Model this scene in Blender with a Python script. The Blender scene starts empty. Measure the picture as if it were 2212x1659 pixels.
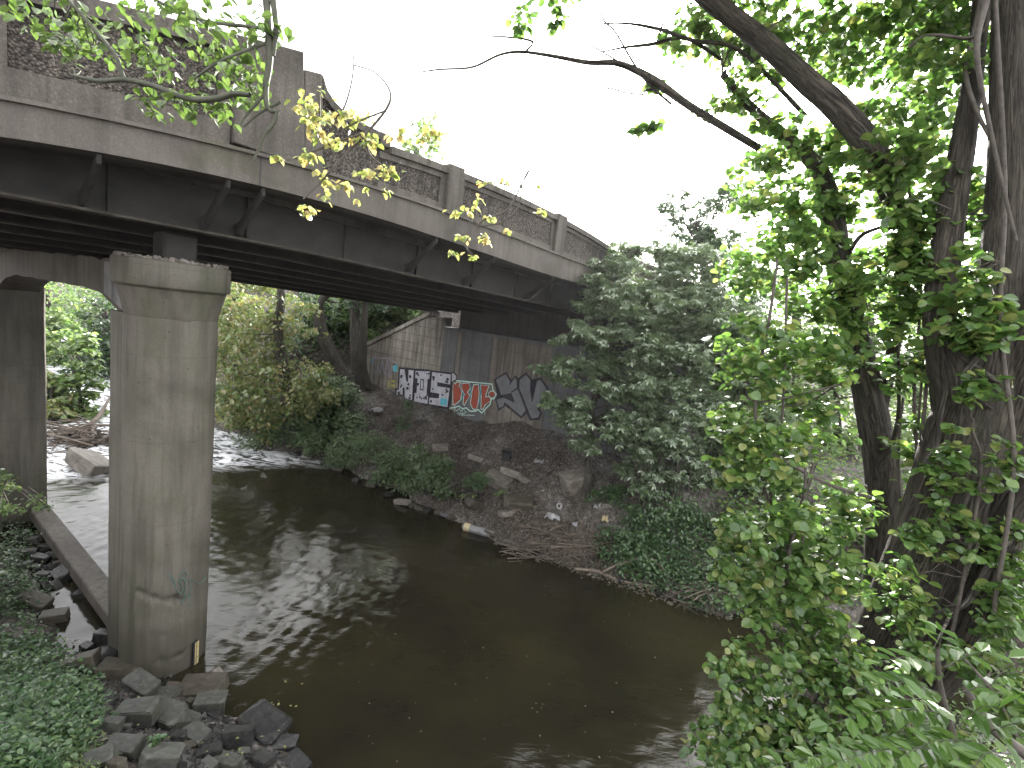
import bpy, bmesh, math
import numpy as np
from mathutils import Matrix, Vector, noise as mnoise

S = bpy.context.scene
COL = S.collection
rng = np.random.default_rng(7)

# ------------------------------------------------------------------ camera
FPX, CX, CY, H = 1050.0, 1106.0, 829.5, 6.0          # focal length and centre in reference pixels (2212 wide)
PIT, ROL = math.radians(7.8), math.radians(7.0)

def ray(u, v):
    x = (u - CX) / FPX; y = (v - CY) / FPX
    c, s = math.cos(ROL), math.sin(ROL)
    X = c * x + s * y; Y = -s * x + c * y
    cp, sp = math.cos(PIT), math.sin(PIT)
    return np.array([X, cp - sp * Y, -sp - cp * Y])

def at(u, v, y):                     # world point seen at pixel (u,v) at forward distance y
    r = ray(u, v)
    return r * (y / r[1]) + np.array([0, 0, H])

def atz(u, v, z):
    r = ray(u, v); t = (z - H) / r[2]
    return r * t + np.array([0, 0, H])

cam_d = bpy.data.cameras.new("camera")
cam_d.sensor_width = 36.0
cam_d.lens = FPX / 2212.0 * 36.0
cam_d.clip_end = 2000.0
cam_d.clip_start = 0.05
cam = bpy.data.objects.new("camera", cam_d)
COL.objects.link(cam)
_r0 = ray(CX, CY); _rx = ray(CX + 100, CY) - _r0; _ry = ray(CX, CY - 100) - _r0
_bx = Vector(_rx).normalized(); _by = Vector(_ry).normalized(); _bz = -Vector(_r0).normalized()
cam.matrix_world = Matrix(((_bx.x, _by.x, _bz.x, 0), (_bx.y, _by.y, _bz.y, 0), (_bx.z, _by.z, _bz.z, H), (0, 0, 0, 1)))
S.camera = cam

# ------------------------------------------------------------------ sky, sun, exposure
SUN_AZ = math.atan2(0.32, 1.07)      # measured from +Y towards +X
SUN_EL = math.radians(25)
w = bpy.data.worlds.new("World"); S.world = w; w.use_nodes = True
nt = w.node_tree; nt.nodes.clear()
o_ = nt.nodes.new("ShaderNodeOutputWorld"); b_ = nt.nodes.new("ShaderNodeBackground")
sky = nt.nodes.new("ShaderNodeTexSky"); sky.sky_type = 'NISHITA'; sky.sun_disc = False
sky.sun_elevation = SUN_EL; sky.sun_rotation = SUN_AZ
sky.air_density = 1.0; sky.dust_density = 6.0; sky.ozone_density = 1.0
hs = nt.nodes.new("ShaderNodeHueSaturation"); hs.inputs['Saturation'].default_value = 0.22
cl = nt.nodes.new("ShaderNodeMix"); cl.data_type = 'RGBA'; cl.inputs[0].default_value = 0.7      # cloud deck over the clear sky
cl.inputs[7].default_value = (3.9, 3.9, 3.9, 1)
nt.links.new(sky.outputs[0], hs.inputs['Color']); nt.links.new(hs.outputs[0], cl.inputs[6]); nt.links.new(cl.outputs[2], b_.inputs[0])
b_.inputs[1].default_value = 0.15
nt.links.new(b_.outputs[0], o_.inputs[0])
sd = bpy.data.lights.new("sun", 'SUN'); sd.energy = 4.2; sd.angle = math.radians(4); sd.color = (1, 0.96, 0.9)
sun = bpy.data.objects.new("sun", sd); COL.objects.link(sun)
_sv = Vector((math.sin(SUN_AZ) * math.cos(SUN_EL), math.cos(SUN_AZ) * math.cos(SUN_EL), math.sin(SUN_EL)))
sun.rotation_euler = _sv.to_track_quat('Z', 'Y').to_euler()
S.view_settings.view_transform = 'Standard'; S.view_settings.look = 'None'
S.view_settings.gamma = 1.0; S.view_settings.exposure = 2.9; S.view_settings.use_curve_mapping = False
S.cycles.use_denoising = True
S.cycles.max_bounces = 6; S.cycles.diffuse_bounces = 3; S.cycles.glossy_bounces = 3
S.cycles.transmission_bounces = 3; S.cycles.transparent_max_bounces = 4
S.cycles.use_adaptive_sampling = True; S.cycles.adaptive_threshold = 0.02
S.cycles.caustics_reflective = False; S.cycles.caustics_refractive = False

# ------------------------------------------------------------------ node helpers
class NT:
    def __init__(self, name):
        self.m = bpy.data.materials.new(name); self.m.use_nodes = True
        self.t = self.m.node_tree; self.t.nodes.clear()
        self.out = self.t.nodes.new("ShaderNodeOutputMaterial")
    def n(self, kind, **kw):
        nd = self.t.nodes.new(kind)
        for k, v in kw.items():
            if k in nd.inputs.keys(): nd.inputs[k].default_value = v
            else: setattr(nd, k, v)
        return nd
    def l(self, a, b): self.t.links.new(a, b)
    def coord(self, kind='Object'): return self.n("ShaderNodeTexCoord").outputs[kind]
    def mapping(self, vec, scale=(1, 1, 1), rot=(0, 0, 0)):
        m = self.n("ShaderNodeMapping"); m.inputs['Scale'].default_value = scale; m.inputs['Rotation'].default_value = rot
        self.l(vec, m.inputs['Vector']); return m.outputs[0]
    def noise(self, vec, scale, detail=6, rough=0.55, dist=0.0):
        n = self.n("ShaderNodeTexNoise"); n.inputs['Scale'].default_value = scale; n.inputs['Detail'].default_value = detail
        n.inputs['Roughness'].default_value = rough; n.inputs['Distortion'].default_value = dist
        self.l(vec, n.inputs['Vector']); return n.outputs['Fac']
    def voronoi(self, vec, scale, feature='F1'):
        n = self.n("ShaderNodeTexVoronoi"); n.feature = feature; n.inputs['Scale'].default_value = scale
        self.l(vec, n.inputs['Vector']); return n
    def ramp(self, fac, stops):
        r = self.n("ShaderNodeValToRGB"); e = r.color_ramp.elements
        while len(e) < len(stops): e.new(0.5)
        for i, (p, c) in enumerate(stops):
            e[i].position = p; e[i].color = (c, c, c, 1) if isinstance(c, (int, float)) else (*c, 1)
        self.l(fac, r.inputs[0]); return r.outputs[0]
    def mix(self, fac, a, b, blend='MIX'):
        m = self.n("ShaderNodeMix"); m.data_type = 'RGBA'; m.blend_type = blend
        for sock, v in ((0, fac), (6, a), (7, b)):
            if hasattr(v, 'is_linked') or hasattr(v, 'links'): self.l(v, m.inputs[sock])
            elif isinstance(v, (int, float)): m.inputs[sock].default_value = v if sock == 0 else (v, v, v, 1)
            else: m.inputs[sock].default_value = (*v, 1)
        return m.outputs[2]
    def math(self, op, a, b=0.0):
        m = self.n("ShaderNodeMath", operation=op)
        for i, v in ((0, a), (1, b)):
            if isinstance(v, (int, float)): m.inputs[i].default_value = v
            else: self.l(v, m.inputs[i])
        return m.outputs[0]
    def bump(self, h, strength=0.3, dist=0.02, normal=None):
        b = self.n("ShaderNodeBump"); b.inputs['Strength'].default_value = strength; b.inputs['Distance'].default_value = dist
        self.l(h, b.inputs['Height'])
        if normal is not None: self.l(normal, b.inputs['Normal'])
        return b.outputs[0]
    def bsdf(self, color, rough=0.8, normal=None, spec=0.4, metal=0.0):
        p = self.n("ShaderNodeBsdfPrincipled")
        if isinstance(color, tuple): p.inputs['Base Color'].default_value = (*color, 1)
        else: self.l(color, p.inputs['Base Color'])
        if isinstance(rough, (int, float)): p.inputs['Roughness'].default_value = rough
        else: self.l(rough, p.inputs['Roughness'])
        p.inputs['Specular IOR Level'].default_value = spec; p.inputs['Metallic'].default_value = metal
        if normal is not None: self.l(normal, p.inputs['Normal'])
        return p.outputs[0]
    def done(self, shader):
        self.l(shader, self.out.inputs[0]); return self.m

def mat_concrete(name, c1, c2, dark, streak=0.5, pebble=0.0, rough=0.75, moss=0.0, sc=1.0, tide=False):
    a = NT(name); co = a.coord()
    big = a.noise(co, 0.9 * sc, 8, 0.62, 0.6)
    col = a.ramp(big, [(0.28, dark), (0.46, c1), (0.68, c2)])
    st = a.noise(a.mapping(co, (7, 7, 0.45)), 1.0, 5, 0.6)
    stf = a.ramp(st, [(0.35, 1.0), (0.56, 0.0)])
    col = a.mix(a.math('MULTIPLY', stf, streak), col, tuple(x * 0.45 for x in dark))
    fine = a.noise(co, 55, 4, 0.7)
    col = a.mix(0.55, col, a.ramp(fine, [(0.25, 0.55), (0.5, 1.0), (0.75, 1.4)]), 'MULTIPLY')
    if moss:
        mf = a.ramp(a.noise(co, 1.7, 6, 0.6), [(0.5, 0.0), (0.66, 1.0)])
        col = a.mix(a.math('MULTIPLY', mf, moss), col, (0.05, 0.06, 0.02))
    nrm = a.bump(fine, 0.35, 0.01)
    if pebble:
        v = a.voronoi(co, 38)
        pc = a.ramp(v.outputs['Distance'], [(0.2, 1.0), (0.75, 0.25)])
        wn = a.n("ShaderNodeTexWhiteNoise"); a.l(v.outputs['Position'], wn.inputs[0])
        tone = a.ramp(wn.outputs[0], [(0.0, (0.45, 0.42, 0.42)), (0.5, (0.95, 0.93, 0.92)), (0.86, (1.3, 1.27, 1.25)), (1.0, (1.9, 1.85, 1.8))])
        col = a.mix(pebble, col, a.mix(1.0, col, a.mix(1.0, tone, pc, 'MULTIPLY'), 'MULTIPLY'))
        nrm = a.bump(a.math('MULTIPLY', v.outputs['Distance'], -1.0), 0.9 * pebble ** 1.5, 0.03, nrm)
    if tide:
        sp_ = a.n("ShaderNodeSeparateXYZ"); a.l(co, sp_.inputs[0])
        zz_ = a.math('ADD', sp_.outputs['Z'], a.math('MULTIPLY', a.noise(co, 2.5, 5, 0.6), 0.7))
        col = a.mix(a.ramp(a.math('MULTIPLY', zz_, 0.4), [(0.32, 0.72), (0.42, 0.45), (0.5, 0.0)]), col, (0.05, 0.047, 0.034))
        pv = a.voronoi(co, 9); pits = a.ramp(pv.outputs['Distance'], [(0.05, 1.0), (0.11, 0.0)])
        rnd = a.n("ShaderNodeTexWhiteNoise"); a.l(pv.outputs['Position'], rnd.inputs[0])
        pits = a.math('MULTIPLY', pits, a.ramp(rnd.outputs[0], [(0.6, 0.0), (0.65, 1.0)]))
        col = a.mix(pits, col, (0.03, 0.028, 0.025))
        ring = a.math('FRACT', a.math('MULTIPLY', sp_.outputs['Z'], 0.82))
        rl = a.ramp(ring, [(0.0, 1.0), (0.012, 0.0), (0.99, 0.0), (1.0, 1.0)])
        col = a.mix(a.math('MULTIPLY', rl, 0.35), col, (0.05, 0.045, 0.04))
        nrm = a.bump(a.math('MULTIPLY', pits, -1.0), 0.6, 0.02, nrm)
    return a.done(a.bsdf(col, rough, nrm, 0.35))

def mat_simple(name, c1, c2, scale=6, rough=0.7, bump=0.3, bscale=30, spec=0.35, metal=0.0):
    a = NT(name); co = a.coord()
    col = a.ramp(a.noise(co, scale, 7, 0.62, 0.3), [(0.32, c1), (0.68, c2)])
    nrm = a.bump(a.noise(co, bscale, 5, 0.65), bump, 0.02)
    return a.done(a.bsdf(col, rough, nrm, spec, metal))

def mat_paint(name, c1, c2):
    a = NT(name); co = a.coord()
    col = a.ramp(a.noise(co, 3.0, 6, 0.6), [(0.35, c1), (0.65, c2)])
    worn = a.ramp(a.noise(a.mapping(co, (5, 5, 1.1)), 1.6, 9, 0.72), [(0.55, 0.0), (0.68, 0.75)])
    col = a.mix(worn, col, (0.12, 0.105, 0.09))
    fine = a.noise(co, 40, 5, 0.7)
    col = a.mix(0.45, col, a.ramp(fine, [(0.25, 0.5), (0.5, 1.0), (0.75, 1.3)]), 'MULTIPLY')
    return a.done(a.bsdf(col, 0.7, a.bump(fine, 0.4, 0.01), 0.3))

def mat_leaf(name, cols, trans=0.45, rough=0.38, tcol=None, spec=0.5, coat=0.35):
    a = NT(name)
    at_ = a.n("ShaderNodeAttribute"); at_.attribute_name = "tint"
    k = len(cols)
    col = a.ramp(at_.outputs['Fac'], [(i / (k - 1) if k > 1 else 0, c) for i, c in enumerate(cols)])
    p = a.bsdf(col, rough, None, spec)
    p.node.inputs['Coat Weight'].default_value = coat; p.node.inputs['Coat Roughness'].default_value = 0.16
    t = a.n("ShaderNodeBsdfTranslucent")
    a.l(a.mix(1.0, col, tcol or (1.3, 1.38, 0.95), 'MULTIPLY'), t.inputs[0])
    m = a.n("ShaderNodeMixShader"); m.inputs[0].default_value = trans
    a.l(p, m.inputs[1]); a.l(t.outputs[0], m.inputs[2])
    return a.done(m.outputs[0])

def mat_bark(name, c1, c2, sc=1.0, ridge=1.0):
    a = NT(name)
    uv = a.n("ShaderNodeUVMap"); uv.uv_map = "UVMap"; co = uv.outputs[0]
    nz = a.noise(a.mapping(co, (15 * sc, 1.5 * sc, 1)), 1.0, 8, 0.68, 1.6)
    n2 = a.noise(a.mapping(co, (44 * sc, 3.6 * sc, 1)), 1.0, 6, 0.7, 1.2)
    crack = a.ramp(n2, [(0.38, 0.0), (0.52, 1.0)])
    hgt = a.math('ADD', a.math('MULTIPLY', crack, 0.4), nz)
    col = a.ramp(hgt, [(0.42, tuple(x * 0.35 for x in c1)), (0.72, c1), (1.0, c2)])
    ob = a.noise(a.coord(), 1.3, 4)
    col = a.mix(a.ramp(ob, [(0.5, 0.0), (0.72, 0.45)]), col, (0.05, 0.055, 0.03))
    return a.done(a.bsdf(col, 0.8, a.bump(hgt, 1.0, 0.05 * ridge), 0.3))

M = {}
M['fascia'] = mat_concrete("fascia_concrete", (0.106, 0.094, 0.084), (0.147, 0.132, 0.118), (0.053, 0.044, 0.038), 0.3, 0.12, moss=0.35)
M['parapet'] = mat_concrete("parapet_concrete", (0.097, 0.086, 0.075), (0.136, 0.123, 0.106), (0.059, 0.049, 0.042), 0.55, 0.3)
M['pebble'] = mat_concrete("pebble_dash", (0.123, 0.107, 0.093), (0.159, 0.141, 0.124), (0.079, 0.066, 0.055), 0.6, 1.0)
M['pier'] = mat_concrete("pier_concrete", (0.110, 0.101, 0.083), (0.146, 0.132, 0.114), (0.070, 0.063, 0.051), 0.5, 0.0, 0.65, moss=0.25, sc=0.8, tide=True)
M['pier_dark'] = mat_concrete("pier_concrete_back", (0.095, 0.086, 0.072), (0.126, 0.114, 0.097), (0.051, 0.044, 0.036), 0.6, 0.1)
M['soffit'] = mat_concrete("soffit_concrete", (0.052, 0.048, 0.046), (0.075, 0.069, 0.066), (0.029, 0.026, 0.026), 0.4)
M['wall'] = mat_concrete("wall_concrete_lit", (0.214, 0.192, 0.166), (0.310, 0.287, 0.256), (0.107, 0.091, 0.073), 0.75, sc=0.8)  # paler for the wing: the light falling there is painted into the colour
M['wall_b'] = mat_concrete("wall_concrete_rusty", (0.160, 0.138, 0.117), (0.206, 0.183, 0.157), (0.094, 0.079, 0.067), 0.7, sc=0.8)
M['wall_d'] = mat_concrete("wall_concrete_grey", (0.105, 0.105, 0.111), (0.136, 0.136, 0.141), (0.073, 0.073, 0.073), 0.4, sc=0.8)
M['steel'] = mat_simple("girder_steel", (0.014, 0.014, 0.014), (0.033, 0.030, 0.027), 3, 0.7, 0.3, 25)
M['rust'] = mat_simple("rusty_flange", (0.029, 0.025, 0.021), (0.074, 0.064, 0.052), 5, 0.85, 0.6, 22)
M['bracket'] = mat_simple("bracket_steel", (0.021, 0.020, 0.020), (0.045, 0.041, 0.039), 4, 0.8, 0.4, 22)
M['stain'] = mat_concrete("lime_stain", (0.210, 0.203, 0.210), (0.350, 0.343, 0.350), (0.056, 0.056, 0.056), 0.95)
M['rock'] = mat_concrete("riprap_stone", (0.052, 0.053, 0.048), (0.092, 0.092, 0.084), (0.024, 0.025, 0.021), 0.0, 0.0, 0.5, moss=0.35, sc=2.5)
M['rock_brown'] = mat_concrete("brown_stone", (0.050, 0.043, 0.034), (0.085, 0.075, 0.061), (0.026, 0.023, 0.018), 0.0, 0.0, 0.55, moss=0.3, sc=2.5)
M['rock_wet'] = mat_concrete("wet_stone", (0.021, 0.021, 0.021), (0.046, 0.043, 0.042), (0.010, 0.010, 0.010), 0.0, 0.0, 0.22, sc=3)
M['rock_pale'] = mat_concrete("pale_stone", (0.130, 0.115, 0.098), (0.212, 0.189, 0.168), (0.059, 0.050, 0.041), 0.0, 0.0, 0.6, sc=2.5)
M['bark'] = mat_bark("tree_bark", (0.044, 0.037, 0.030), (0.098, 0.084, 0.067), 1.0, 1.6)
M['bark_dark'] = mat_bark("dark_bark", (0.035, 0.030, 0.025), (0.084, 0.071, 0.059))
M['bark_mid'] = mat_bark("grey_bark", (0.057, 0.051, 0.045), (0.123, 0.111, 0.094), 0.7)
M['twig'] = mat_simple("twig_bark", (0.041, 0.034, 0.030), (0.090, 0.078, 0.066), 12, 0.75, 0.2, 60)
M['twig_green'] = mat_simple("mossy_twig_bark", (0.037, 0.041, 0.029), (0.082, 0.086, 0.061), 12, 0.75, 0.2, 60)
M['dead'] = mat_simple("dead_wood", (0.074, 0.057, 0.045), (0.164, 0.135, 0.111), 9, 0.8, 0.3, 50)
M['paint_white'] = mat_paint("white_spray_paint", (0.344, 0.344, 0.385), (0.459, 0.459, 0.508))
M['paint_black'] = mat_paint("black_spray_paint", (0.012, 0.012, 0.018), (0.03, 0.028, 0.04))
M['paint_red'] = mat_paint("red_spray_paint", (0.24, 0.045, 0.03), (0.34, 0.07, 0.04))
M['paint_mint'] = mat_paint("mint_spray_paint", (0.36, 0.55, 0.5), (0.5, 0.68, 0.62))
M['paint_teal'] = mat_paint("teal_spray_paint", (0.05, 0.32, 0.42), (0.1, 0.45, 0.55))
M['paint_grey'] = mat_paint("grey_spray_paint", (0.123, 0.127, 0.139), (0.164, 0.168, 0.180))
M['paint_lilac'] = mat_paint("lilac_spray_paint", (0.2, 0.19, 0.26), (0.27, 0.26, 0.33))
M['paint_yellow'] = mat_paint("faded_yellow_paint", (0.3, 0.27, 0.07), (0.38, 0.34, 0.1))
M['paint_green'] = mat_paint("faded_green_paint", (0.06, 0.10, 0.085), (0.09, 0.14, 0.12))
M['gauge'] = mat_simple("gauge_enamel", (0.45, 0.37, 0.18), (0.58, 0.49, 0.26), 9, 0.35, 0.05)
M['plastic_white'] = mat_simple("white_plastic", (0.210, 0.210, 0.217), (0.350, 0.350, 0.357), 9, 0.4, 0.2)
M['cream'] = mat_simple("cream_paper", (0.35, 0.29, 0.17), (0.45, 0.38, 0.24), 9, 0.6, 0.2)
M['black'] = mat_simple("black_plastic", (0.012, 0.013, 0.015), (0.025, 0.026, 0.03), 5, 0.5, 0.1)
M['log_grey'] = mat_simple("weathered_grey_log", (0.1, 0.097, 0.1), (0.2, 0.2, 0.205), 5, 0.55, 0.4, 20)

G_DK, G_MD, G_LT, G_YL = (0.018, 0.045, 0.012), (0.04, 0.09, 0.018), (0.075, 0.14, 0.022), (0.15, 0.19, 0.03)
M['leaf_vine'] = mat_leaf("vine_leaf", [(0.043, 0.090, 0.026), (0.066, 0.131, 0.035), (0.099, 0.177, 0.045), (0.139, 0.212, 0.059), (0.251, 0.251, 0.089)], 0.5)
M['leaf_maple'] = mat_leaf("maple_leaf", [(0.077, 0.116, 0.064), (0.136, 0.186, 0.103), (0.218, 0.270, 0.174)], 0.3, 0.24, spec=1.0, coat=0.8)
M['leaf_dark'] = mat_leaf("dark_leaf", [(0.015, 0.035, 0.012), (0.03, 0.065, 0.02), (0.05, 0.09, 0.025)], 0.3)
M['leaf_autumn'] = mat_leaf("turning_leaf", [(0.081, 0.132, 0.037), (0.138, 0.192, 0.062), (0.230, 0.240, 0.100), (0.299, 0.204, 0.112)], 0.35)
M['leaf_yellow'] = mat_leaf("yellow_leaf", [(0.12, 0.17, 0.05), (0.21, 0.25, 0.08), (0.32, 0.32, 0.13), (0.4, 0.36, 0.17), (0.34, 0.22, 0.1)], 0.45, tcol=(1.2, 1.25, 0.9))
M['leaf_over'] = mat_leaf("overhanging_leaf", [(0.05, 0.08, 0.025), (0.075, 0.115, 0.035), (0.115, 0.155, 0.055)], 0.42, tcol=(1.2, 1.35, 0.85))
M['leaf_ivy'] = mat_leaf("ivy_leaf", [(0.030, 0.069, 0.029), (0.060, 0.115, 0.046), (0.108, 0.172, 0.057)], 0.3, 0.35)
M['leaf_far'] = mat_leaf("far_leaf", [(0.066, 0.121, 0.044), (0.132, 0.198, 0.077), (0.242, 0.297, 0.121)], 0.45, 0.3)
M['leaf_shrub'] = mat_leaf("shrub_leaf", [(0.060, 0.102, 0.048), (0.096, 0.144, 0.066), (0.144, 0.198, 0.096)], 0.3)
M['leaf_big'] = mat_leaf("sapling_leaf", [(0.045, 0.10, 0.02), (0.07, 0.14, 0.025), (0.10, 0.18, 0.035)], 0.4, 0.33)
M['leaf_litter'] = mat_leaf("dead_leaf", [(0.041, 0.031, 0.025), (0.074, 0.056, 0.041), (0.115, 0.090, 0.066), (0.180, 0.148, 0.107)], 0.1, 0.7)

# ------------------------------------------------------------------ mesh helpers
def P(o, label=None, cat=None, group=None, kind=None):
    if label: o['label'] = label
    if cat: o['category'] = cat
    if group: o['group'] = group
    if kind: o['kind'] = kind
    return o

def link(name, me, mat=None, parent=None, smooth=False):
    o = bpy.data.objects.new(name, me); COL.objects.link(o)
    if mat is not None and not me.materials: me.materials.append(mat)
    if parent is not None: o.parent = parent; o.matrix_parent_inverse = parent.matrix_basis.inverted()
    return o

def empty(name, loc, label, cat, group=None):
    o = bpy.data.objects.new(name, None); COL.objects.link(o); o.location = Vector(loc); o.empty_display_size = 0.2
    return P(o, label, cat, group)

def np_mesh(name, verts, polys, smooth=False, tint=None, uv=None):
    """polys: list of (n,k) int arrays"""
    me = bpy.data.meshes.new(name)
    verts = np.asarray(verts, dtype=np.float32)
    me.vertices.add(len(verts)); me.vertices.foreach_set("co", verts.ravel())
    loops = np.concatenate([np.asarray(p).ravel() for p in polys]).astype(np.int32)
    tot = np.concatenate([np.full(len(p), np.asarray(p).shape[1]) for p in polys]).astype(np.int32)
    start = np.concatenate([[0], np.cumsum(tot)[:-1]]).astype(np.int32)
    me.loops.add(len(loops)); me.loops.foreach_set("vertex_index", loops)
    me.polygons.add(len(tot)); me.polygons.foreach_set("loop_start", start); me.polygons.foreach_set("loop_total", tot)
    me.polygons.foreach_set("use_smooth", np.full(len(tot), smooth))
    if tint is not None:
        at_ = me.attributes.new("tint", 'FLOAT', 'POINT'); at_.data.foreach_set("value", np.asarray(tint, dtype=np.float32))
    if uv is not None:
        ul = me.uv_layers.new(name="UVMap"); ul.data.foreach_set("uv", np.asarray(uv, dtype=np.float32)[loops].ravel())
    me.update(calc_edges=True); me.validate()
    return me

def prism(poly, ext):
    """convex or concave polygon (list of 3D points) extruded by vector ext -> verts, faces"""
    n = len(poly); a = [tuple(p) for p in poly]; e = np.asarray(ext)
    v = a + [tuple(np.asarray(p) + e) for p in a]
    f = [tuple(range(n))[::-1], tuple(range(n, 2 * n))] + [(i, (i + 1) % n, n + (i + 1) % n, n + i) for i in range(n)]
    return v, f

def bm_obj(name, parts, mat, parent=None, bevel=0.0, smooth=False):
    """parts: list of (verts, faces) joined into one mesh"""
    bm = bmesh.new()
    for v, f in parts:
        bv = [bm.verts.new(tuple(map(float, p))) for p in v]
        for q in f:
            try: bm.faces.new([bv[i] for i in q])
            except ValueError: pass
    bmesh.ops.recalc_face_normals(bm, faces=bm.faces)
    big = [f for f in bm.faces if len(f.verts) > 4]
    if big: bmesh.ops.triangulate(bm, faces=big)
    if bevel:
        ed = [e for e in bm.edges if len(e.link_faces) == 2 and e.calc_face_angle() > 0.5]
        bmesh.ops.bevel(bm, geom=ed, offset=bevel, segments=1, affect='EDGES', clamp_overlap=True)
    me = bpy.data.meshes.new(name); bm.to_mesh(me); bm.free()
    if smooth: me.polygons.foreach_set("use_smooth", [True] * len(me.polygons))
    return link(name, me, mat, parent)

def box_pts(c, ax, ay, az):
    c, ax, ay, az = map(np.asarray, (c, ax, ay, az))
    return prism([c - ax - ay - az, c + ax - ay - az, c + ax + ay - az, c - ax + ay - az], 2 * az)

def spline(pts, n):
    """Catmull-Rom resample of control points (rows may carry a radius column)"""
    p = np.asarray(pts, float)
    if len(p) < 3:
        t = np.linspace(0, 1, n)[:, None]; return p[0] * (1 - t) + p[-1] * t
    q = np.vstack([2 * p[0] - p[1], p, 2 * p[-1] - p[-2]])
    out = []
    tt = np.linspace(0, len(p) - 1 - 1e-6, n)
    for t in tt:
        i = int(t); f = t - i; a, b, c, d = q[i:i + 4]
        out.append(0.5 * (2 * b + (c - a) * f + (2 * a - 5 * b + 4 * c - d) * f * f + (3 * b - a - 3 * c + d) * f ** 3))
    return np.array(out)

def tube_arrays(path, rad, sides=8, rough=0.0, seed=0, cap=True):
    path = np.asarray(path, float); n = len(path); rad = np.broadcast_to(np.asarray(rad, float), (n,))
    tan = np.gradient(path, axis=0); tan /= np.linalg.norm(tan, axis=1)[:, None] + 1e-9
    ref = np.array([0.31, 0.17, 0.93]) if abs(tan[:, 2]).mean() < 0.8 else np.array([1.0, 0.1, 0.05])
    nx = np.cross(tan, ref); nx /= np.linalg.norm(nx, axis=1)[:, None] + 1e-9
    ny = np.cross(tan, nx)
    ang = np.linspace(0, 2 * np.pi, sides, endpoint=False)
    rr = rad[:, None] * np.ones((n, sides))
    L = np.concatenate([[0], np.cumsum(np.linalg.norm(np.diff(path, axis=0), axis=1))])
    if rough:
        r2 = np.random.default_rng(seed)
        ph = r2.uniform(0, 6.28, 6); am = r2.uniform(0.4, 1.0, 6)
        k = [2, 3, 5, 7, 9, 4]; kl = [1.3, 2.1, 1.0, 0.8, 3.0, 4.5]
        f = sum(am[i] / (1 + 0.35 * i) * np.sin(k[i] * ang[None] + ph[i] + kl[i] * L[:, None]) for i in range(6))
        rr = rr * (1 + rough * f / 2.0)
    v = path[:, None] + rr[..., None] * (np.cos(ang)[None, :, None] * nx[:, None] + np.sin(ang)[None, :, None] * ny[:, None])
    v = v.reshape(-1, 3)
    i = np.arange(n - 1)[:, None] * sides; j = np.arange(sides)[None]; j2 = (j + 1) % sides
    q = np.stack([i + j, i + j2, i + sides + j2, i + sides + j], -1).reshape(-1, 4)
    # seamless: u repeats around by angle*2r
    um = np.abs(np.linspace(-1, 1, sides, endpoint=False))[None] * np.maximum(rad.mean() * 3.14, 0.02) * np.ones((n, 1))
    uv = np.stack([um, np.repeat(L[:, None], sides, 1)], -1).reshape(-1, 2)
    return v, q, uv

class Acc:
    def __init__(self): self.v = []; self.f = {}; self.uv = []; self.t = []; self.n = 0
    def add(self, v, q, uv=None, tint=None):
        q = np.asarray(q); self.f.setdefault(q.shape[1], []).append(q + self.n); self.v.append(v)
        self.uv.append(uv if uv is not None else np.zeros((len(v), 2))); self.n += len(v)
        self.t.append(tint if tint is not None else np.zeros(len(v)))
    def tube(self, *a, **k): self.add(*tube_arrays(*a, **k))
    def obj(self, name, mat, parent=None, smooth=True, tint=False):
        me = np_mesh(name, np.concatenate(self.v), [np.concatenate(x) for x in self.f.values()], smooth, np.concatenate(self.t) if tint else None, np.concatenate(self.uv))
        return link(name, me, mat, parent)

def limb(name, pts, mat, parent, sides=10, n=None, rough=0.12, seed=1):
    """pts rows: x,y,z,r"""
    p = spline(pts, n or max(6, 5 * len(pts)))
    a = Acc(); a.tube(p[:, :3], np.maximum(p[:, 3], 0.003), sides, rough, seed)
    return a.obj(name, mat, parent)

# leaf templates: verts (x along, y across, z normal), faces
def _tpl_ovate(wd=0.34, fold=0.07, tip=-0.1):
    v = np.array([(0, 0, 0), (.28, wd, fold), (.68, wd * .82, fold * .6), (1, 0, tip), (.68, -wd * .82, fold * .6), (.28, -wd, fold)], float)
    return v, [np.array([[0, 3, 2, 1], [0, 5, 4, 3]])]
def _tpl_round():
    v = np.array([(0, 0, 0), (.14, .34, .06), (.5, .46, .09), (.82, .3, .03), (1.04, 0, -.08), (.82, -.3, .03), (.5, -.46, .09), (.14, -.34, .06), (.5, 0, 0)], float)
    return v, [np.array([[0, 8, 2, 1], [8, 4, 3, 2], [0, 7, 6, 8], [8, 6, 5, 4]])]
def _tpl_palm():
    v = []; f = []
    for k, (a, L) in enumerate(((0, 1.0), (0.85, .85), (-0.85, .85), (1.8, .5), (-1.8, .5))):
        c, s = math.cos(a), math.sin(a); b = len(v)
        for x, y, z in ((0, 0, 0), (.55, .2, .04), (1, 0, -.12), (.55, -.2, .04)):
            x *= L; y *= L
            v.append((c * x - s * y, s * x + c * y, z))
        f.append((b, b + 3, b + 2, b + 1))
    return np.array(v, float), [np.array(f)]
def _tpl_lance():
    v = np.array([(0, 0, 0), (.3, .15, .03), (.65, .14, .03), (1, 0, -.14), (.65, -.14, .03), (.3, -.15, .03)], float)
    return v, [np.array([[0, 3, 2, 1], [0, 5, 4, 3]])]
T_OV, T_RD, T_PM, T_LN = _tpl_ovate(), _tpl_round(), _tpl_palm(), _tpl_lance()
T_Q = (np.array([(0, 0, 0), (.5, .38, .05), (1, 0, -.06), (.5, -.38, .05)], float), [np.array([[0, 3, 2, 1]])])

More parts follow.
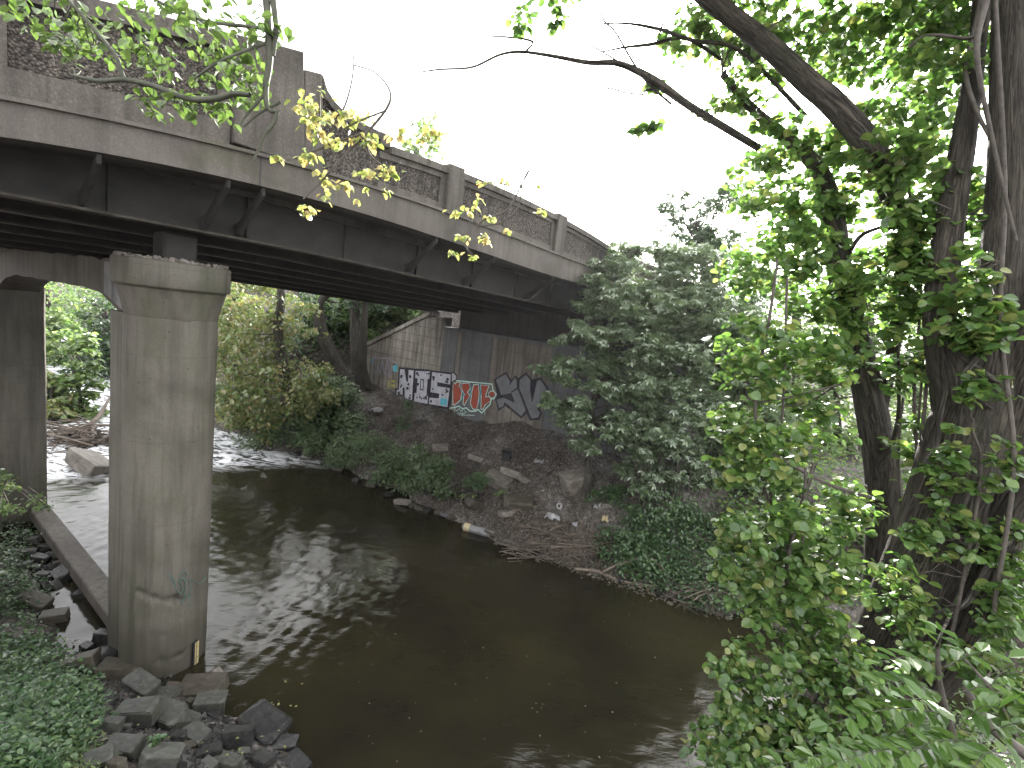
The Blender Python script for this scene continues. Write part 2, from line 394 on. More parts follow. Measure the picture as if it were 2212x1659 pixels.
def leaf_frames(n, r, droop=0.4, tilt=0.5, axis=None):
    """axis (x), side (y), normal (z) for n leaves: axis points outwards and down by droop, blade normal up with tilt"""
    az = r.uniform(0, 2 * np.pi, n)
    if axis is None: ax = np.stack([np.cos(az), np.sin(az), np.zeros(n)], -1)
    else: ax = np.asarray(axis) + 0.7 * np.stack([np.cos(az), np.sin(az), np.zeros(n)], -1)
    ax[:, 2] += -droop + r.normal(0, 0.3, n)
    ax /= np.linalg.norm(ax, axis=1)[:, None]
    up = np.stack([r.normal(0, tilt, n), r.normal(0, tilt, n), np.ones(n)], -1)
    nz = up - (up * ax).sum(1)[:, None] * ax; nz /= np.linalg.norm(nz, axis=1)[:, None] + 1e-9
    return ax, np.cross(nz, ax), nz

def leaf_cloud(name, pos, size, mat, parent, tpl, r, droop=0.4, tilt=0.5, kind='stuff', axis=None, tint=None):
    pos = np.asarray(pos, float); n = len(pos); tv, tf = tpl
    size = np.broadcast_to(np.asarray(size, float), (n,)) * r.uniform(0.55, 1.35, n)
    ax, ay, az = leaf_frames(n, r, droop, tilt, axis)
    v = pos[:, None] + size[:, None, None] * (tv[None, :, 0:1] * ax[:, None] + tv[None, :, 1:2] * ay[:, None] + tv[None, :, 2:3] * az[:, None])
    k = len(tv); polys = [(np.arange(n)[:, None, None] * k + f[None]).reshape(-1, f.shape[1]) for f in tf]
    if tint is None: tint = np.clip(r.beta(2, 2, n), 0, 1)
    me = np_mesh(name, v.reshape(-1, 3), polys, False, np.repeat(tint, k))
    o = link(name, me, mat, parent)
    if kind: o['kind'] = kind
    return o

_leafmesh = {}
def leaf_objs(name, pos, size, mat, parent, tpl, r, droop=0.4, tilt=0.5, axis=None):
    """each leaf an object of its own, sharing a few meshes"""
    key = (mat.name, id(tpl[0]))
    if key not in _leafmesh:
        ms = []
        for t in (0.1, 0.3, 0.5, 0.7, 0.9):
            me = np_mesh(name, tpl[0], tpl[1], False, np.full(len(tpl[0]), t)); me.materials.append(mat); ms.append(me)
        _leafmesh[key] = ms
    n = len(pos); ax, ay, az = leaf_frames(n, r, droop, tilt, axis)
    size = np.broadcast_to(np.asarray(size, float), (n,)) * r.uniform(0.75, 1.25, n)
    inv = parent.matrix_basis.inverted()
    for i in range(n):
        o = bpy.data.objects.new(name, _leafmesh[key][int(r.integers(0, 5))]); COL.objects.link(o)
        o.parent = parent; o.matrix_parent_inverse = inv
        s = size[i]
        o.matrix_basis = Matrix(((ax[i, 0] * s, ay[i, 0] * s, az[i, 0] * s, pos[i, 0]), (ax[i, 1] * s, ay[i, 1] * s, az[i, 1] * s, pos[i, 1]),
                                 (ax[i, 2] * s, ay[i, 2] * s, az[i, 2] * s, pos[i, 2]), (0, 0, 0, 1)))

# ------------------------------------------------------------------ terrain
FAR = np.array([(-60, 70), (-26, 38), (-17.5, 25.5), (-12, 19.6), (-8.1, 17.6), (-5.25, 16.5), (-3, 14.9), (-.91, 13.3), (.58, 12.1), (2.5, 11.5), (3.96, 10.75), (5.3, 10.2), (9, 9.6), (16, 8), (60, -6)], float)
NEAR = np.array([(-60, 52), (-30, 25), (-17, 14.2), (-10.9, 9.9), (-8.3, 8.3), (-7.4, 7.5), (-6.4, 6.75), (-5.6, 6.55), (-5.0, 6.55), (-4.0, 6.35), (-3.3, 6.1), (-2.43, 5.75), (-1.8, 5.35), (-.9, 4.4), (.4, 3.7), (1.9, 4.0), (3.0, 5.1), (3.8, 6.2), (4.8, 7.0), (6.2, 7.4), (9, 7.2), (16, 5), (60, -12)], float)
TH = math.radians(52); CT, ST = math.cos(TH), math.sin(TH)
dS = np.array([CT, ST, 0]); dD = np.array([-ST, CT, 0])
SW = 13.3                                            # abutment face

def sdist(x, y, L):
    best = np.full(x.shape, 1e9); sg = np.ones(x.shape)
    for a, b in zip(L[:-1], L[1:]):
        d = b - a; t = np.clip(((x - a[0]) * d[0] + (y - a[1]) * d[1]) / (d @ d), 0, 1)
        px = x - a[0] - t * d[0]; py = y - a[1] - t * d[1]; q = px * px + py * py
        s = np.sign(d[0] * (y - a[1]) - d[1] * (x - a[0]))
        m = q < best; best = np.where(m, q, best); sg = np.where(m, s, sg)
    return np.sqrt(best) * sg

def sstep(x, a, b):
    t = np.clip((x - a) / (b - a), 0, 1); return t * t * (3 - 2 * t)

_ph = np.random.default_rng(3).uniform(0, 6.28, (24, 3)); _kk = np.random.default_rng(4).normal(0, 1, (24, 2))
def wob(x, y, f):
    o = np.zeros(np.shape(x))
    for i in range(12): o = o + np.sin(x * _kk[i, 0] * f + y * _kk[i, 1] * f + _ph[i, 0])
    return o / 12 ** 0.5

def height(x, y):
    x = np.asarray(x, float); y = np.asarray(y, float)
    df = sdist(x, y, FAR) + 0.18 * wob(x, y, 1.6); dn = -sdist(x, y, NEAR) + 0.10 * wob(x + 9, y, 2.0)
    zf = np.interp(df, [-2, -.3, 0, .2, .7, 1.6, 2.6, 3.6, 4.6, 8, 20, 60], [-.9, -.25, 0, .25, .7, 1.35, 1.85, 2.08, 2.2, 2.7, 3.2, 5])
    zn = np.interp(dn, [-2, -.3, 0, .3, 1, 2, 3.2, 6, 30], [-.9, -.25, 0, .14, .5, 1.15, 2.1, 3.2, 5])
    z = np.maximum(zf, zn)
    s = x * CT + y * ST; D = -x * ST + y * CT
    z = z + 0.45 * sstep(s, 11.5, 13.3) * sstep(-D, -12.5, -9) * (df > 1)
    e = np.clip(.8 * (s - 13.5 + np.clip((D - 18.6) * 1.3, 0, 4)), 0, 4.2) * sstep(D, 16.5, 18.5)
    e2 = np.clip(.6 * (s - 14.5), 0, 3.5) * sstep(D, 3.6, 6.2)
    z = z + (e + e2) * (df > 0)
    rough = 0.5 + 0.5 * sstep(np.maximum(df, dn), 0.1, 0.8)
    z = z + rough * (0.055 * wob(x, y, 3.1) + 0.03 * wob(x, y + 5, 7.3) + 0.015 * wob(x + 3, y, 17))
    return z

def gpt(u, v, lift=0.0, y0=3.0, y1=60.0, water=True):
    """first point of the ground (or water) along the sight line of a pixel"""
    r = ray(u, v); ys = np.concatenate([np.arange(y0, 30, 0.1), np.arange(30, y1, 0.5)])
    t = ys / r[1]; z = H + r[2] * t; g = height(r[0] * t, ys)
    if water: g = np.maximum(g, 0.0)
    i = np.argmax(z <= g)
    if z[i] > g[i]: i = len(ys) - 1
    if i > 0 and z[i] <= g[i]:
        a0, a1 = z[i - 1] - g[i - 1], g[i] - z[i]; k = a0 / (a0 + a1 + 1e-9); y = ys[i - 1] + k * (ys[i] - ys[i - 1]); x = r[0] * y / r[1]
        return np.array([x, y, g[i - 1] + k * (g[i] - g[i - 1]) + lift])
    return np.array([r[0] * t[i], ys[i], g[i] + lift])

def axis_grid(lo, hi, step, far_lo, far_hi):
    c = list(np.arange(lo, hi + 1e-6, step)); d = step; x = lo
    pre = []
    while x > far_lo: d *= 1.25; x -= d; pre.append(x)
    d = step; x = hi; post = []
    while x < far_hi: d *= 1.25; x += d; post.append(x)
    return np.array(pre[::-1] + c + post)

def sheet(xs, ys, zf):
    X, Y = np.meshgrid(xs, ys); Z = zf(X, Y); nx, ny = len(xs), len(ys)
    v = np.stack([X, Y, Z], -1).reshape(-1, 3)
    i = (np.arange(ny - 1)[:, None] * nx + np.arange(nx - 1)[None]).ravel()
    return v, np.stack([i, i + 1, i + nx + 1, i + nx], -1)

a = NT("bank_soil"); co = a.coord()
n1 = a.noise(co, 0.55, 8, 0.6, 0.5); n2 = a.noise(co, 5, 8, 0.68); n3 = a.noise(co, 38, 5, 0.7)
col = a.ramp(n1, [(0.34, (0.043, 0.035, 0.03)), (0.5, (0.076, 0.066, 0.058)), (0.62, (0.135, 0.124, 0.115))])
col = a.mix(0.85, col, a.ramp(n2, [(0.3, 0.45), (0.52, 1.0), (0.72, 1.5)]), 'MULTIPLY')
vo = a.voronoi(co, 17)
wn = a.n("ShaderNodeTexWhiteNoise"); a.l(vo.outputs['Position'], wn.inputs[0])
peb = a.ramp(wn.outputs[0], [(0.0, 0.55), (0.6, 1.0), (0.9, 1.5), (1.0, 2.3)])
col = a.mix(0.8, col, peb, 'MULTIPLY')
hh = a.math('ADD', a.math('MULTIPLY', vo.outputs['Distance'], -0.6), a.math('ADD', n2, a.math('MULTIPLY', n3, 0.5)))
M['soil'] = a.done(a.bsdf(col, 0.85, a.bump(hh, 0.9, 0.06), 0.25))

v, q = sheet(axis_grid(-15, 9, 0.10, -420, 420), axis_grid(3.0, 25, 0.10, -60, 900), height)
ground = link("ground", np_mesh("ground", v, [q], True), M['soil']); P(ground, kind='structure')

# water
RAP = np.array([(-15.5, 19), (-10.5, 17.2), (-7.0, 16.0)])
def rapid(x, y):
    d1 = np.abs(sdist(x, y, RAP)); up = sdist(x, y, np.array([(-13, 12), (-7.0, 16.2), (-4, 17)], float))
    return np.clip(sstep(up, -0.8, 2.5), 0, 1)
def wave(x, y):
    r = rapid(x, y)
    z = (0.003 + 0.038 * r) * wob(x, y * 1.4, 4.2) + (0.0018 + 0.021 * r) * wob(x + 3, y, 10.5) + (0.0012 + .008 * r) * wob(x, y + 2, 24)
    n = np.exp(-((x + 3.0) ** 2 / 3 + (y - 8.3) ** 2 / 5.0)); m = np.exp(-((x + 7.6) ** 2 / 8 + (y - 11) ** 2 / 5.0))
    z = z + 0.006 * np.maximum(n, m) * wob(x, y, 14) + 0.005 * np.maximum(n, m) * wob(x + 1, y, 30)
    return z
v, q = sheet(axis_grid(-18, 6, 0.07, -300, 120), axis_grid(3.5, 21, 0.07, -20, 300), wave)
a = NT("creek_water"); co = a.coord()
sep = a.n("ShaderNodeSeparateXYZ"); a.l(co, sep.inputs[0])
at_ = a.n("ShaderNodeAttribute"); at_.attribute_name = "tint"; rap = at_.outputs['Fac']
fl = a.noise(a.mapping(co, (1.1, 3.2, 1), (0, 0, -0.55)), 1.6, 9, 0.68, 1.0)
foam = a.math('MULTIPLY', a.ramp(fl, [(0.43, 0.0), (0.54, 1.0)]), a.ramp(rap, [(0.08, 0.0), (0.55, 1.0)]))
murk = a.ramp(a.noise(co, 0.35, 4), [(0.35, (0.012, 0.0105, 0.0075)), (0.65, (0.022, 0.020, 0.010))])
col = a.mix(foam, murk, (0.72, 0.73, 0.76))
r1 = a.noise(a.mapping(co, (1, 2.2, 1), (0, 0, -0.4)), 3.2, 5, 0.55, 0.4); r2 = a.noise(a.mapping(co, (1, 1.8, 1), (0, 0, 0.5)), 11, 4, 0.6)
r3 = a.noise(co, 0.5, 3)
hgt = a.math('ADD', a.math('MULTIPLY', r1, 0.6), a.math('MULTIPLY', r2, 0.25))
amp = a.math('MULTIPLY', hgt, a.ramp(r3, [(0.35, 0.35), (0.65, 1.0)]))
rgh = a.mix(foam, 0.035, 0.6)
p = a.n("ShaderNodeBsdfPrincipled"); a.l(col, p.inputs['Base Color']); a.l(rgh, p.inputs['Roughness']); p.inputs['IOR'].default_value = 1.333
a.l(a.bump(amp, 0.2, 0.05), p.inputs['Normal'])
M['water'] = a.done(p.outputs[0])
water = link("water", np_mesh("water", v, [q], True, rapid(v[:, 0], v[:, 1])), M['water']); P(water, kind='structure')

# ------------------------------------------------------------------ bridge
DF, DG = 6.9, 7.8                                    # fascia plane, first girder
def B(s, D, z): return dS * s + dD * D + np.array([0, 0, z])
def sz(u, v, D=DF):
    r = ray(u, v); t = D / (r @ dD); p = r * t; return float(p @ dS), float(p[2] + H)
def fit(px, deg, D=DF):
    a_ = np.array([sz(u, v, D) for u, v in px]); return np.poly1d(np.polyfit(a_[:, 0], a_[:, 1], deg))
_zb = fit([(0, 295), (300, 345), (549, 394), (605, 414), (745, 451), (1000, 530), (1269, 616)], 3)
_zm = fit([(0, 207), (300, 272), (562, 329), (724, 381), (960, 455), (1248, 565)], 3)
_zt = fit([(830, 309), (963, 354), (1000, 376), (1199, 460), (1287, 512)], 2)
_zh = fit([(211, 0), (605, 100)], 1)
S_LO, S_HI = 0.0, 12.3
def clampf(f):
    return lambda s: float(f(min(max(s, S_LO), S_HI)))
zb, zm = clampf(_zb), clampf(_zm)
zt = lambda s: float(_zt(min(s, 13.0))); zh = lambda s: float(_zh(s))
def zg(s, D): return 6.62 - .03 * max(0, min(s, 14) - 4) - .075 * (D - DG)

def strip(s0, s1, lo, hi, D0, D1, n=20):
    """swept box along the bridge; lo, hi functions of s"""
    v = []; f = []
    ss = np.linspace(s0, s1, n + 1)
    for s in ss:
        for D, z in ((D0, lo(s)), (D1, lo(s)), (D1, hi(s)), (D0, hi(s))): v.append(B(s, D, z))
    for i in range(n):
        for k in range(4): f.append((4 * i + k, 4 * i + (k + 1) % 4, 4 * i + 4 + (k + 1) % 4, 4 * i + 4 + k))
    f += [(3, 2, 1, 0), (4 * n, 4 * n + 1, 4 * n + 2, 4 * n + 3)]
    return v, f
def pxprism(px, D0, D1, ref=None):
    poly = [B(*((lambda q: (q[0], D0, q[1]))(sz(u, v, ref or D0)))) for u, v in px]
    return prism(poly, dD * (D1 - D0))

bridge = empty("road_bridge", B(6, 8, 6.6), "weathered concrete and steel road bridge crossing the creek on a round pier", "bridge")
S0, S1 = -7.0, 13.2
bm_obj("fascia_beam", [strip(S0, S1 + .8, zb, lambda s: zm(s) - .03, DF, DF + .35, 40)], M['fascia'], bridge)
bm_obj("moulding", [strip(S0, S1 + .8, lambda s: zm(s) - .03, lambda s: zm(s) + .012, DF - .045, DF + .34, 40)], M['fascia'], bridge)
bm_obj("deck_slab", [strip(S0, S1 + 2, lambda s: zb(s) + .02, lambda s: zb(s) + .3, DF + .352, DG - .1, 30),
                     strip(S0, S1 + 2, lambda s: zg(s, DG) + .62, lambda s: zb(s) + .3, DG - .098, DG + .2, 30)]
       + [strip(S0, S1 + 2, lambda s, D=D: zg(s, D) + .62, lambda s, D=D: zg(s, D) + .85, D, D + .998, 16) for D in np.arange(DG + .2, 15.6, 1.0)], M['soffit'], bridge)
# tall parapet left of the pylon
sp0, _ = sz(503, 250); sp1, _ = sz(692, 250); sp2, _ = sz(600, 250)
def frame_rail(s0, s1, lo, hi, dd=.03, t=.3): return strip(s0, s1, lo, hi, DF + dd, DF + t, 14)
pan = bm_obj("parapet_panel", [strip(S0, sp0 - .16, lambda s: zm(s) + .012, lambda s: zh(s) - .12, DF + .075, DF + .32, 20)], M['pebble'], bridge)
bm_obj("parapet_rail", [frame_rail(S0, sp0 - .012, lambda s: zm(s) + .013, lambda s: zm(s) + .28, .035, .31)], M['parapet'], bridge)
bm_obj("coping", [strip(S0, sp0 - .012, lambda s: zh(s) - .17, lambda s: zh(s), DF - .02, DF + .36, 16)], M['parapet'], bridge)
sl0, _ = sz(18, 163)
bm_obj("parapet_frame", [strip(sp0 - .16, sp0 - .02, lambda s: zm(s) + .281, lambda s: zh(s) - .171, DF + .04, DF + .30, 2)], M['parapet'], bridge)
bm_obj("parapet_frame", [strip(sl0 - .5, sl0, lambda s: zm(s) + .281, lambda s: zh(s) - .171, DF + .04, DF + .30, 2)], M['parapet'], bridge)
# pylon with stepped head, sweep wall
bm_obj("pylon", [pxprism([(503, 308), (507, 74), (600, 98), (655, 113), (657, 362)], DF - .03, DF + .42, DF),
                 pxprism([(657.5, 361), (657.5, 150), (696, 160), (698, 372)], DF - .015, DF + .40, DF)], M['parapet'], bridge, bevel=.012)
bm_obj("sweep_wall", [pxprism([(698.5, 370), (697, 168), (706, 200), (722, 226), (744, 250), (775, 270), (821, 292), (821, 415)], DF + .06, DF + .33, DF)], M['pebble'], bridge)
bm_obj("sweep_coping", [pxprism([(697.5, 162), (708, 196), (723, 219), (746, 243), (776, 262), (822, 285), (822, 300), (774, 278), (741, 258), (717, 232), (700, 204)], DF - .005, DF + .37, DF)], M['parapet'], bridge)
bm_obj("coping_block", [pxprism([(822.5, 284), (843, 293), (843, 322), (822.5, 312)], DF - .02, DF + .38, DF)], M['parapet'], bridge, bevel=.01)
s_b = sz(843, 360)[0]; s_p1, s_p1b = sz(966, 410)[0], sz(999, 410)[0]; s_p2, s_p2b = sz(1199, 520)[0], sz(1219, 520)[0]
s_p3 = s_p2b + (s_p2 - s_p1b); s_p3b = s_p3 + .33
bays = [(sz(822, 360)[0], s_p1), (s_p1b, s_p2), (s_p2b, s_p3), (s_p3b, s_p3b + 2.2)]
for i, (a0, a1) in enumerate(bays):
    bm_obj("parapet_panel", [strip(a0 + .01, a1 - .01, lambda s: zm(s) + .013, lambda s: zt(s) - .11, DF + .085, DF + .31, 8)], M['pebble'], bridge)
    bm_obj("parapet_rail", [strip(a0 + .01, a1 - .01, lambda s: zm(s) + .014, lambda s: zm(s) + .13, DF + .05, DF + .30, 8)], M['parapet'], bridge)
    c0 = s_b if i == 0 else a0
    bm_obj("coping", [strip(c0 + .005, a1 - .005, lambda s: zt(s) - .115, lambda s: zt(s), DF + .0, DF + .36, 8)], M['parapet'], bridge)
    bm_obj("parapet_rail", [strip(a0 + .01, a1 - .01, lambda s: zt(s) - .21, lambda s: zt(s) - .117, DF + .055, DF + .30, 8)], M['parapet'], bridge)
    for fs in ((a0 + .012, a0 + .09), (a1 - .13, a1 - .012)):
        if i == 0 and fs[0] < a0 + .05: continue
        bm_obj("parapet_frame", [strip(fs[0], fs[1], lambda s: zm(s) + .132, lambda s: zt(s) - .212, DF + .052, DF + .30, 2)], M['parapet'], bridge)
for p0, p1 in ((s_p1, s_p1b), (s_p2, s_p2b), (s_p3, s_p3b)):
    bm_obj("pillar", [strip(p0, p1, lambda s: zm(s) + .013, lambda s: zt(s) + .06, DF - .03, DF + .40, 2)], M['parapet'], bridge, bevel=.012)
bm_obj("far_parapet", [strip(S0, S1 + .8, lambda s: zg(s, 15.4) + .86, lambda s: zg(s, 15.4) + 1.9, 15.5, 15.8, 20)], M['parapet'], bridge)
# expansion joint in the fascia below the pylon
sj, _ = sz(562, 360)
bm_obj("expansion_joint", [strip(sj, sj + .012, lambda s: zb(s) - .004, lambda s: zm(s) - .04, DF - .004, DF + .01, 1)], M['black'], bridge)
# girders
for i, D in enumerate(np.arange(DG, 15.5, 1.2)):
    g = bm_obj("girder", [strip(S0, S1 + .5, lambda s: zg(s, D) + .03, lambda s: zg(s, D) + .618, D - .012, D + .012, 24)], M['steel'], bridge)
    bm_obj("flange", [strip(S0, S1 + .5, lambda s: zg(s, D), lambda s: zg(s, D) + .03, D - .17, D + .17, 24)], M['rust'], g)
    if i == 0:
        for s in np.arange(-3.2, 13, 1.6):
            bm_obj("stiffener", [strip(s, s + .015, lambda q: zg(q, D) + .031, lambda q: zg(q, D) + .615, D - .07, D - .013, 1)], M['steel'], g)
    if i < 6:
        for s in (0.6, 3.9, 7.2, 10.5):
            bm_obj("diaphragm", [strip(s, s + .02, lambda q: zg(q, D) + .15, lambda q: zg(q, D) + .5, D + .013, D + 1.18, 1)], M['steel'], bridge)
for (u, v_) in ((210, 335), (493, 388), (570, 408), (946, 518), (1070, 560), (1199, 600)):
    s, _ = sz(u, v_)
    zt_, zl = zb(s) - .004, zg(s, DG)
    poly = [B(s, DF + .05, zt_), B(s, DF + .05, zt_ - .10), B(s, DG - .19, zl + .06), B(s, DG - .014, zl + .04), B(s, DG - .014, zl + .2), B(s, DG - .2, zl + .26)]
    bm_obj("bracket", [prism(poly, dS * .05)], M['bracket'], bridge, bevel=.008)

# ------------------------------------------------------------------ pier bent
C1 = at(365, 1000, 7.05)[:2]; C2 = np.array([-11.3, 10.75])
R1, R2 = .565, .50
bent = empty("bridge_pier", (*C1, 0.0), "two round concrete columns joined by an arched beam under the bridge", "pier")
bd = (C2 - C1) / np.linalg.norm(C2 - C1); bn = np.array([-bd[1], bd[0]])
def colshaft(c, R, z0, z1, back, seed, damage):
    """round nose facing away from `back`, flat pilaster towards `back`; returns grid mesh"""
    na, nz = 128, 150
    ang = np.linspace(0, 2 * np.pi, na, endpoint=False); zs = np.linspace(z0, z1, nz)
    bx = back; by = np.array([-bx[1], bx[0]])
    ca, sa = np.cos(ang), np.sin(ang)
    # plan radius: circle, or rectangle (half width .8R, reach 1.35R) behind
    with np.errstate(divide='ignore', invalid='ignore'):
        rect = np.where(ca > 0, np.minimum(1.32 * R / np.maximum(ca, 1e-6), .86 * R / np.maximum(np.abs(sa), 1e-6)), 0)
    r = np.maximum(R, rect)
    A, Z = np.meshgrid(ang, zs); RR = np.broadcast_to(r, A.shape).copy()
    RR += .006 * wob(A * 3, Z * 1.3, 2.0) + .003 * wob(A * 9, Z * 4, 3.0)
    if damage:
        for (a0, a1, zc, sl, dp, wd) in damage:
            u_ = (A - a0) / (a1 - a0); line = zc + sl * u_ + .05 * wob(A * 14, Z * 0 + seed, 2.0)
            m = (u_ > 0) & (u_ < 1)
            wd_ = wd * (.6 + .4 * np.sin(np.clip(u_, 0, 1) * np.pi)) * (1 + .5 * wob(A * 25, Z * 9, 1.0))
            RR -= m * dp * np.clip(1 - np.abs(Z - line) / np.maximum(wd_, .01), 0, 1) * (.7 + .5 * wob(A * 30, Z * 20, 1.3))
    X = c[0] + RR * (np.cos(A) * bx[0] + np.sin(A) * by[0]); Y = c[1] + RR * (np.cos(A) * bx[1] + np.sin(A) * by[1])
    vv = np.stack([X, Y, Z], -1).reshape(-1, 3)
    i = np.arange(nz - 1)[:, None] * na; j = np.arange(na)[None]; j2 = (j + 1) % na
    return vv, np.stack([i + j, i + j2, i + na + j2, i + na + j], -1).reshape(-1, 4)
def lathe(c, prof, na=64):
    ang = np.linspace(0, 2 * np.pi, na, endpoint=False); vv = []; 
    for r, z in prof:
        for t in ang: vv.append((c[0] + r * math.cos(t), c[1] + r * math.sin(t), z))
    f = []
    for i in range(len(prof) - 1):
        for j in range(na): f.append((i * na + j, i * na + (j + 1) % na, (i + 1) * na + (j + 1) % na, (i + 1) * na + j))
    f.append(tuple(range(na))[::-1]); f.append(tuple((len(prof) - 1) * na + j for j in range(na)))
    return vv, f
def topz(u, v, c): return at(u, v, c[1] - .4)[2]
z_cap, z_lip, z_neck = topz(390, 568, C1), topz(390, 627, C1), topz(375, 690, C1)
tocam = math.atan2(-C1[1], -C1[0])
def ang_of(u):                        # angle on column 1 (relative to back axis) seen at pixel column u
    r = ray(u, 1250)[:2]; r = r / np.linalg.norm(r)
    b = -(r @ C1); disc = b * b - (C1 @ C1 - R1 ** 2); t = -b - math.sqrt(max(disc, 0)); p = r * t - C1
    return math.atan2(p @ np.array([-bd[1], bd[0]]), p @ bd) % (2 * math.pi)
aL, aR = sorted((ang_of(292), ang_of(400)))
_flip = ang_of(292) > ang_of(400)
dmg = [(aL, aR, 1.42, .22 if _flip else -.22, .07, .085)]
zz = lambda u, v: topz(u, v, C1)
for (ua, ub, v_, dp, wd) in ((330, 375, 1425, .05, .05), (378, 418, 1424, .05, .035), (340, 372, 1371, .03, .04), (385, 400, 1345, .02, .05)):
    x0, x1 = sorted((ang_of(ua), ang_of(ub))); dmg.append((x0, x1, zz(380, v_), 0.02, dp, wd))
vv, qq = colshaft(C1, R1, -.7, z_neck, bd, 2, dmg)
col1 = link("column", np_mesh("column", vv, [qq], True), M['pier'], bent)
vv, qq = colshaft(C2, R2, -.7, z_neck - .02, -bd, 5, None)
link("column", np_mesh("column", vv, [qq], True), M['pier'], bent)
for c, R, dz in ((C1, R1, 0), (C2, R2, -.02)):
    k = R / R1
    o = bm_obj("capital", [lathe(c, [(R * .95, z_neck + dz - .06), (R * .99, z_neck + dz - .01), (R * 1.025, z_neck + dz + .08), (R * 1.07, z_neck * .5 + z_lip * .5 + dz), (R * 1.16, z_lip + dz - .03), (R * 1.18, z_lip + dz), (R * 1.245, z_lip + dz + .006), (R * 1.26, z_lip + dz + .03), (R * 1.26, z_cap + dz - .02), (R * 1.23, z_cap + dz)])], M['pier'], bent)
    for p_ in o.data.polygons: p_.use_smooth = len(p_.vertices) == 4 and abs(p_.normal.z) < .93
# arched beam
Lb = np.linalg.norm(C2 - C1); ub_ = np.linspace(R1 * 1.0, Lb - R2 * 1.0, 26); poly = []
zl0, zl1 = z_lip - .62, z_lip - .17
for t in ub_:
    k = (t - ub_[0]) / (ub_[-1] - ub_[0]); e = min(k, 1 - k) * 2
    zlow = zl0 + (zl1 - zl0) * (1 - (1 - min(1, e * 1.9)) ** 2.4) + .012 * math.sin(17 * t)
    poly.append((*(C1 + bd * t - bn * .33), zlow))
top = [(*(C1 + bd * t - bn * .33), z_cap - .05 + .03 * math.sin(9 * t) * math.sin(3.1 * t)) for t in ub_[::-1]]
bm_obj("cap_beam", [prism(poly + top, np.array([*(bn * .66), 0]))], M['pier_dark'], bent)
pts = []
for t0, t1 in ((R1 * 1.25, R1 * 1.25 + .75),):
    a_ = C1 + bd * t0 - bn * .336; b2 = C1 + bd * t1 - bn * .336
    side = -1 if (a_ @ np.array([0, 1])) > 0 else 1
for sgn in (-1, 1):
    a_ = C1 + bd * (R1 * 1.33) + bn * sgn * .334; e_ = bn * sgn * .006
    bm_obj("lime_stain", [prism([(*a_, z_lip - .4), (*(a_ + bd * .62), z_lip - .2), (*(a_ + bd * .62), z_cap - .09), (*a_, z_cap - .09)], np.array([*e_, 0]))], M['stain'], bent)
# bearings and blocks on the caps
for c, k in ((C1, 0), (C2, 1)):
    s_, D_ = c @ dS[:2], c @ dD[:2]; zgd = zg(s_, D_)
    bm_obj("bearing_block", [strip(s_ - .2, s_ + .22, lambda q: z_cap + .0, lambda q: zgd - .002, D_ - .24 * (1 - .3 * k), D_ + .24 * (1 - .3 * k), 1)], M['steel'], bent, bevel=.03)
# gravel lying on the near cap
n = 220; t = rng.uniform(0, 6.28, n); rr = R1 * 1.2 * np.sqrt(rng.uniform(.35, 1, n)); acc = []
for i in range(n):
    s_ = rng.uniform(.012, .04); c = np.array([C1[0] + rr[i] * math.cos(t[i]), C1[1] + rr[i] * math.sin(t[i]), z_cap + s_ * .4])
    acc.append(box_pts(c, *(np.linalg.qr(rng.normal(size=(3, 3)))[0] * np.array([[s_], [s_ * .7], [s_ * .5]]))))
o = bm_obj("gravel", acc, M['rock_pale'], bent); P(o, kind='stuff')
# scribbled tag on the near column
def on_col(u, v, lift=.006):
    r = ray(u, v); h = r[:2]; a_ = h @ h; b2 = -(h @ C1); c_ = C1 @ C1 - (R1 + lift) ** 2
    t = (-b2 - math.sqrt(max(b2 * b2 - a_ * c_, 0))) / a_; return r * t + np.array([0, 0, H])
tag = Acc()
for st_ in ([(362, 1238), (372, 1252), (380, 1272), (392, 1284), (393, 1268), (386, 1255), (394, 1250), (402, 1262), (398, 1285), (405, 1290), (412, 1268), (408, 1252), (418, 1255), (428, 1262), (440, 1254), (443, 1240)],
            [(388, 1243), (396, 1234), (404, 1240), (398, 1250), (390, 1246)], [(398, 1288), (394, 1306)], [(410, 1282), (412, 1300), (406, 1306)], [(372, 1244), (378, 1262)]):
    pth = spline([on_col(u, v) for u, v in st_], len(st_) * 4); tag.tube(pth, .009, 5)
tag.obj("graffiti", M['paint_green'], bent)

_ga = on_col(424, 1386, .02); gz = [_ga, np.array([_ga[0], _ga[1], at(428, 1449, _ga[1])[2]])]
gauge = empty("staff_gauge", gz[1], "narrow yellow staff gauge with tick marks screwed to the foot of the near column", "gauge")
pa, pb = gz[0], gz[1]; ax_ = (pb - pa) / 2; nrm_ = np.array([*((pa[:2] - C1) / np.linalg.norm(pa[:2] - C1)), 0]); sd_ = np.cross(nrm_, ax_); sd_ /= np.linalg.norm(sd_)
if sd_ @ _rx > 0: sd_ = -sd_
bm_obj("backing_board", [box_pts((pa + pb) / 2 + sd_ * .025 - ax_ * .04, ax_ * 1.05, sd_ * .045, nrm_ * .012)], M['black'], gauge)
bm_obj("scale_plate", [box_pts((pa + pb) / 2 + nrm_ * .016, ax_, sd_ * .034, nrm_ * .003)], M['gauge'], gauge)
tk = []
for i in range(30):
    L_ = .018 if i % 5 else .026
    tk.append(box_pts(pa + (pb - pa) * (i + .5) / 30 + nrm_ * .0205 + sd_ * (.03 - L_), sd_ * L_ * .9, ax_ / np.linalg.norm(ax_) * .0032, nrm_ * .0012))
o = bm_obj("tick_marks", tk, M['paint_black'], gauge)

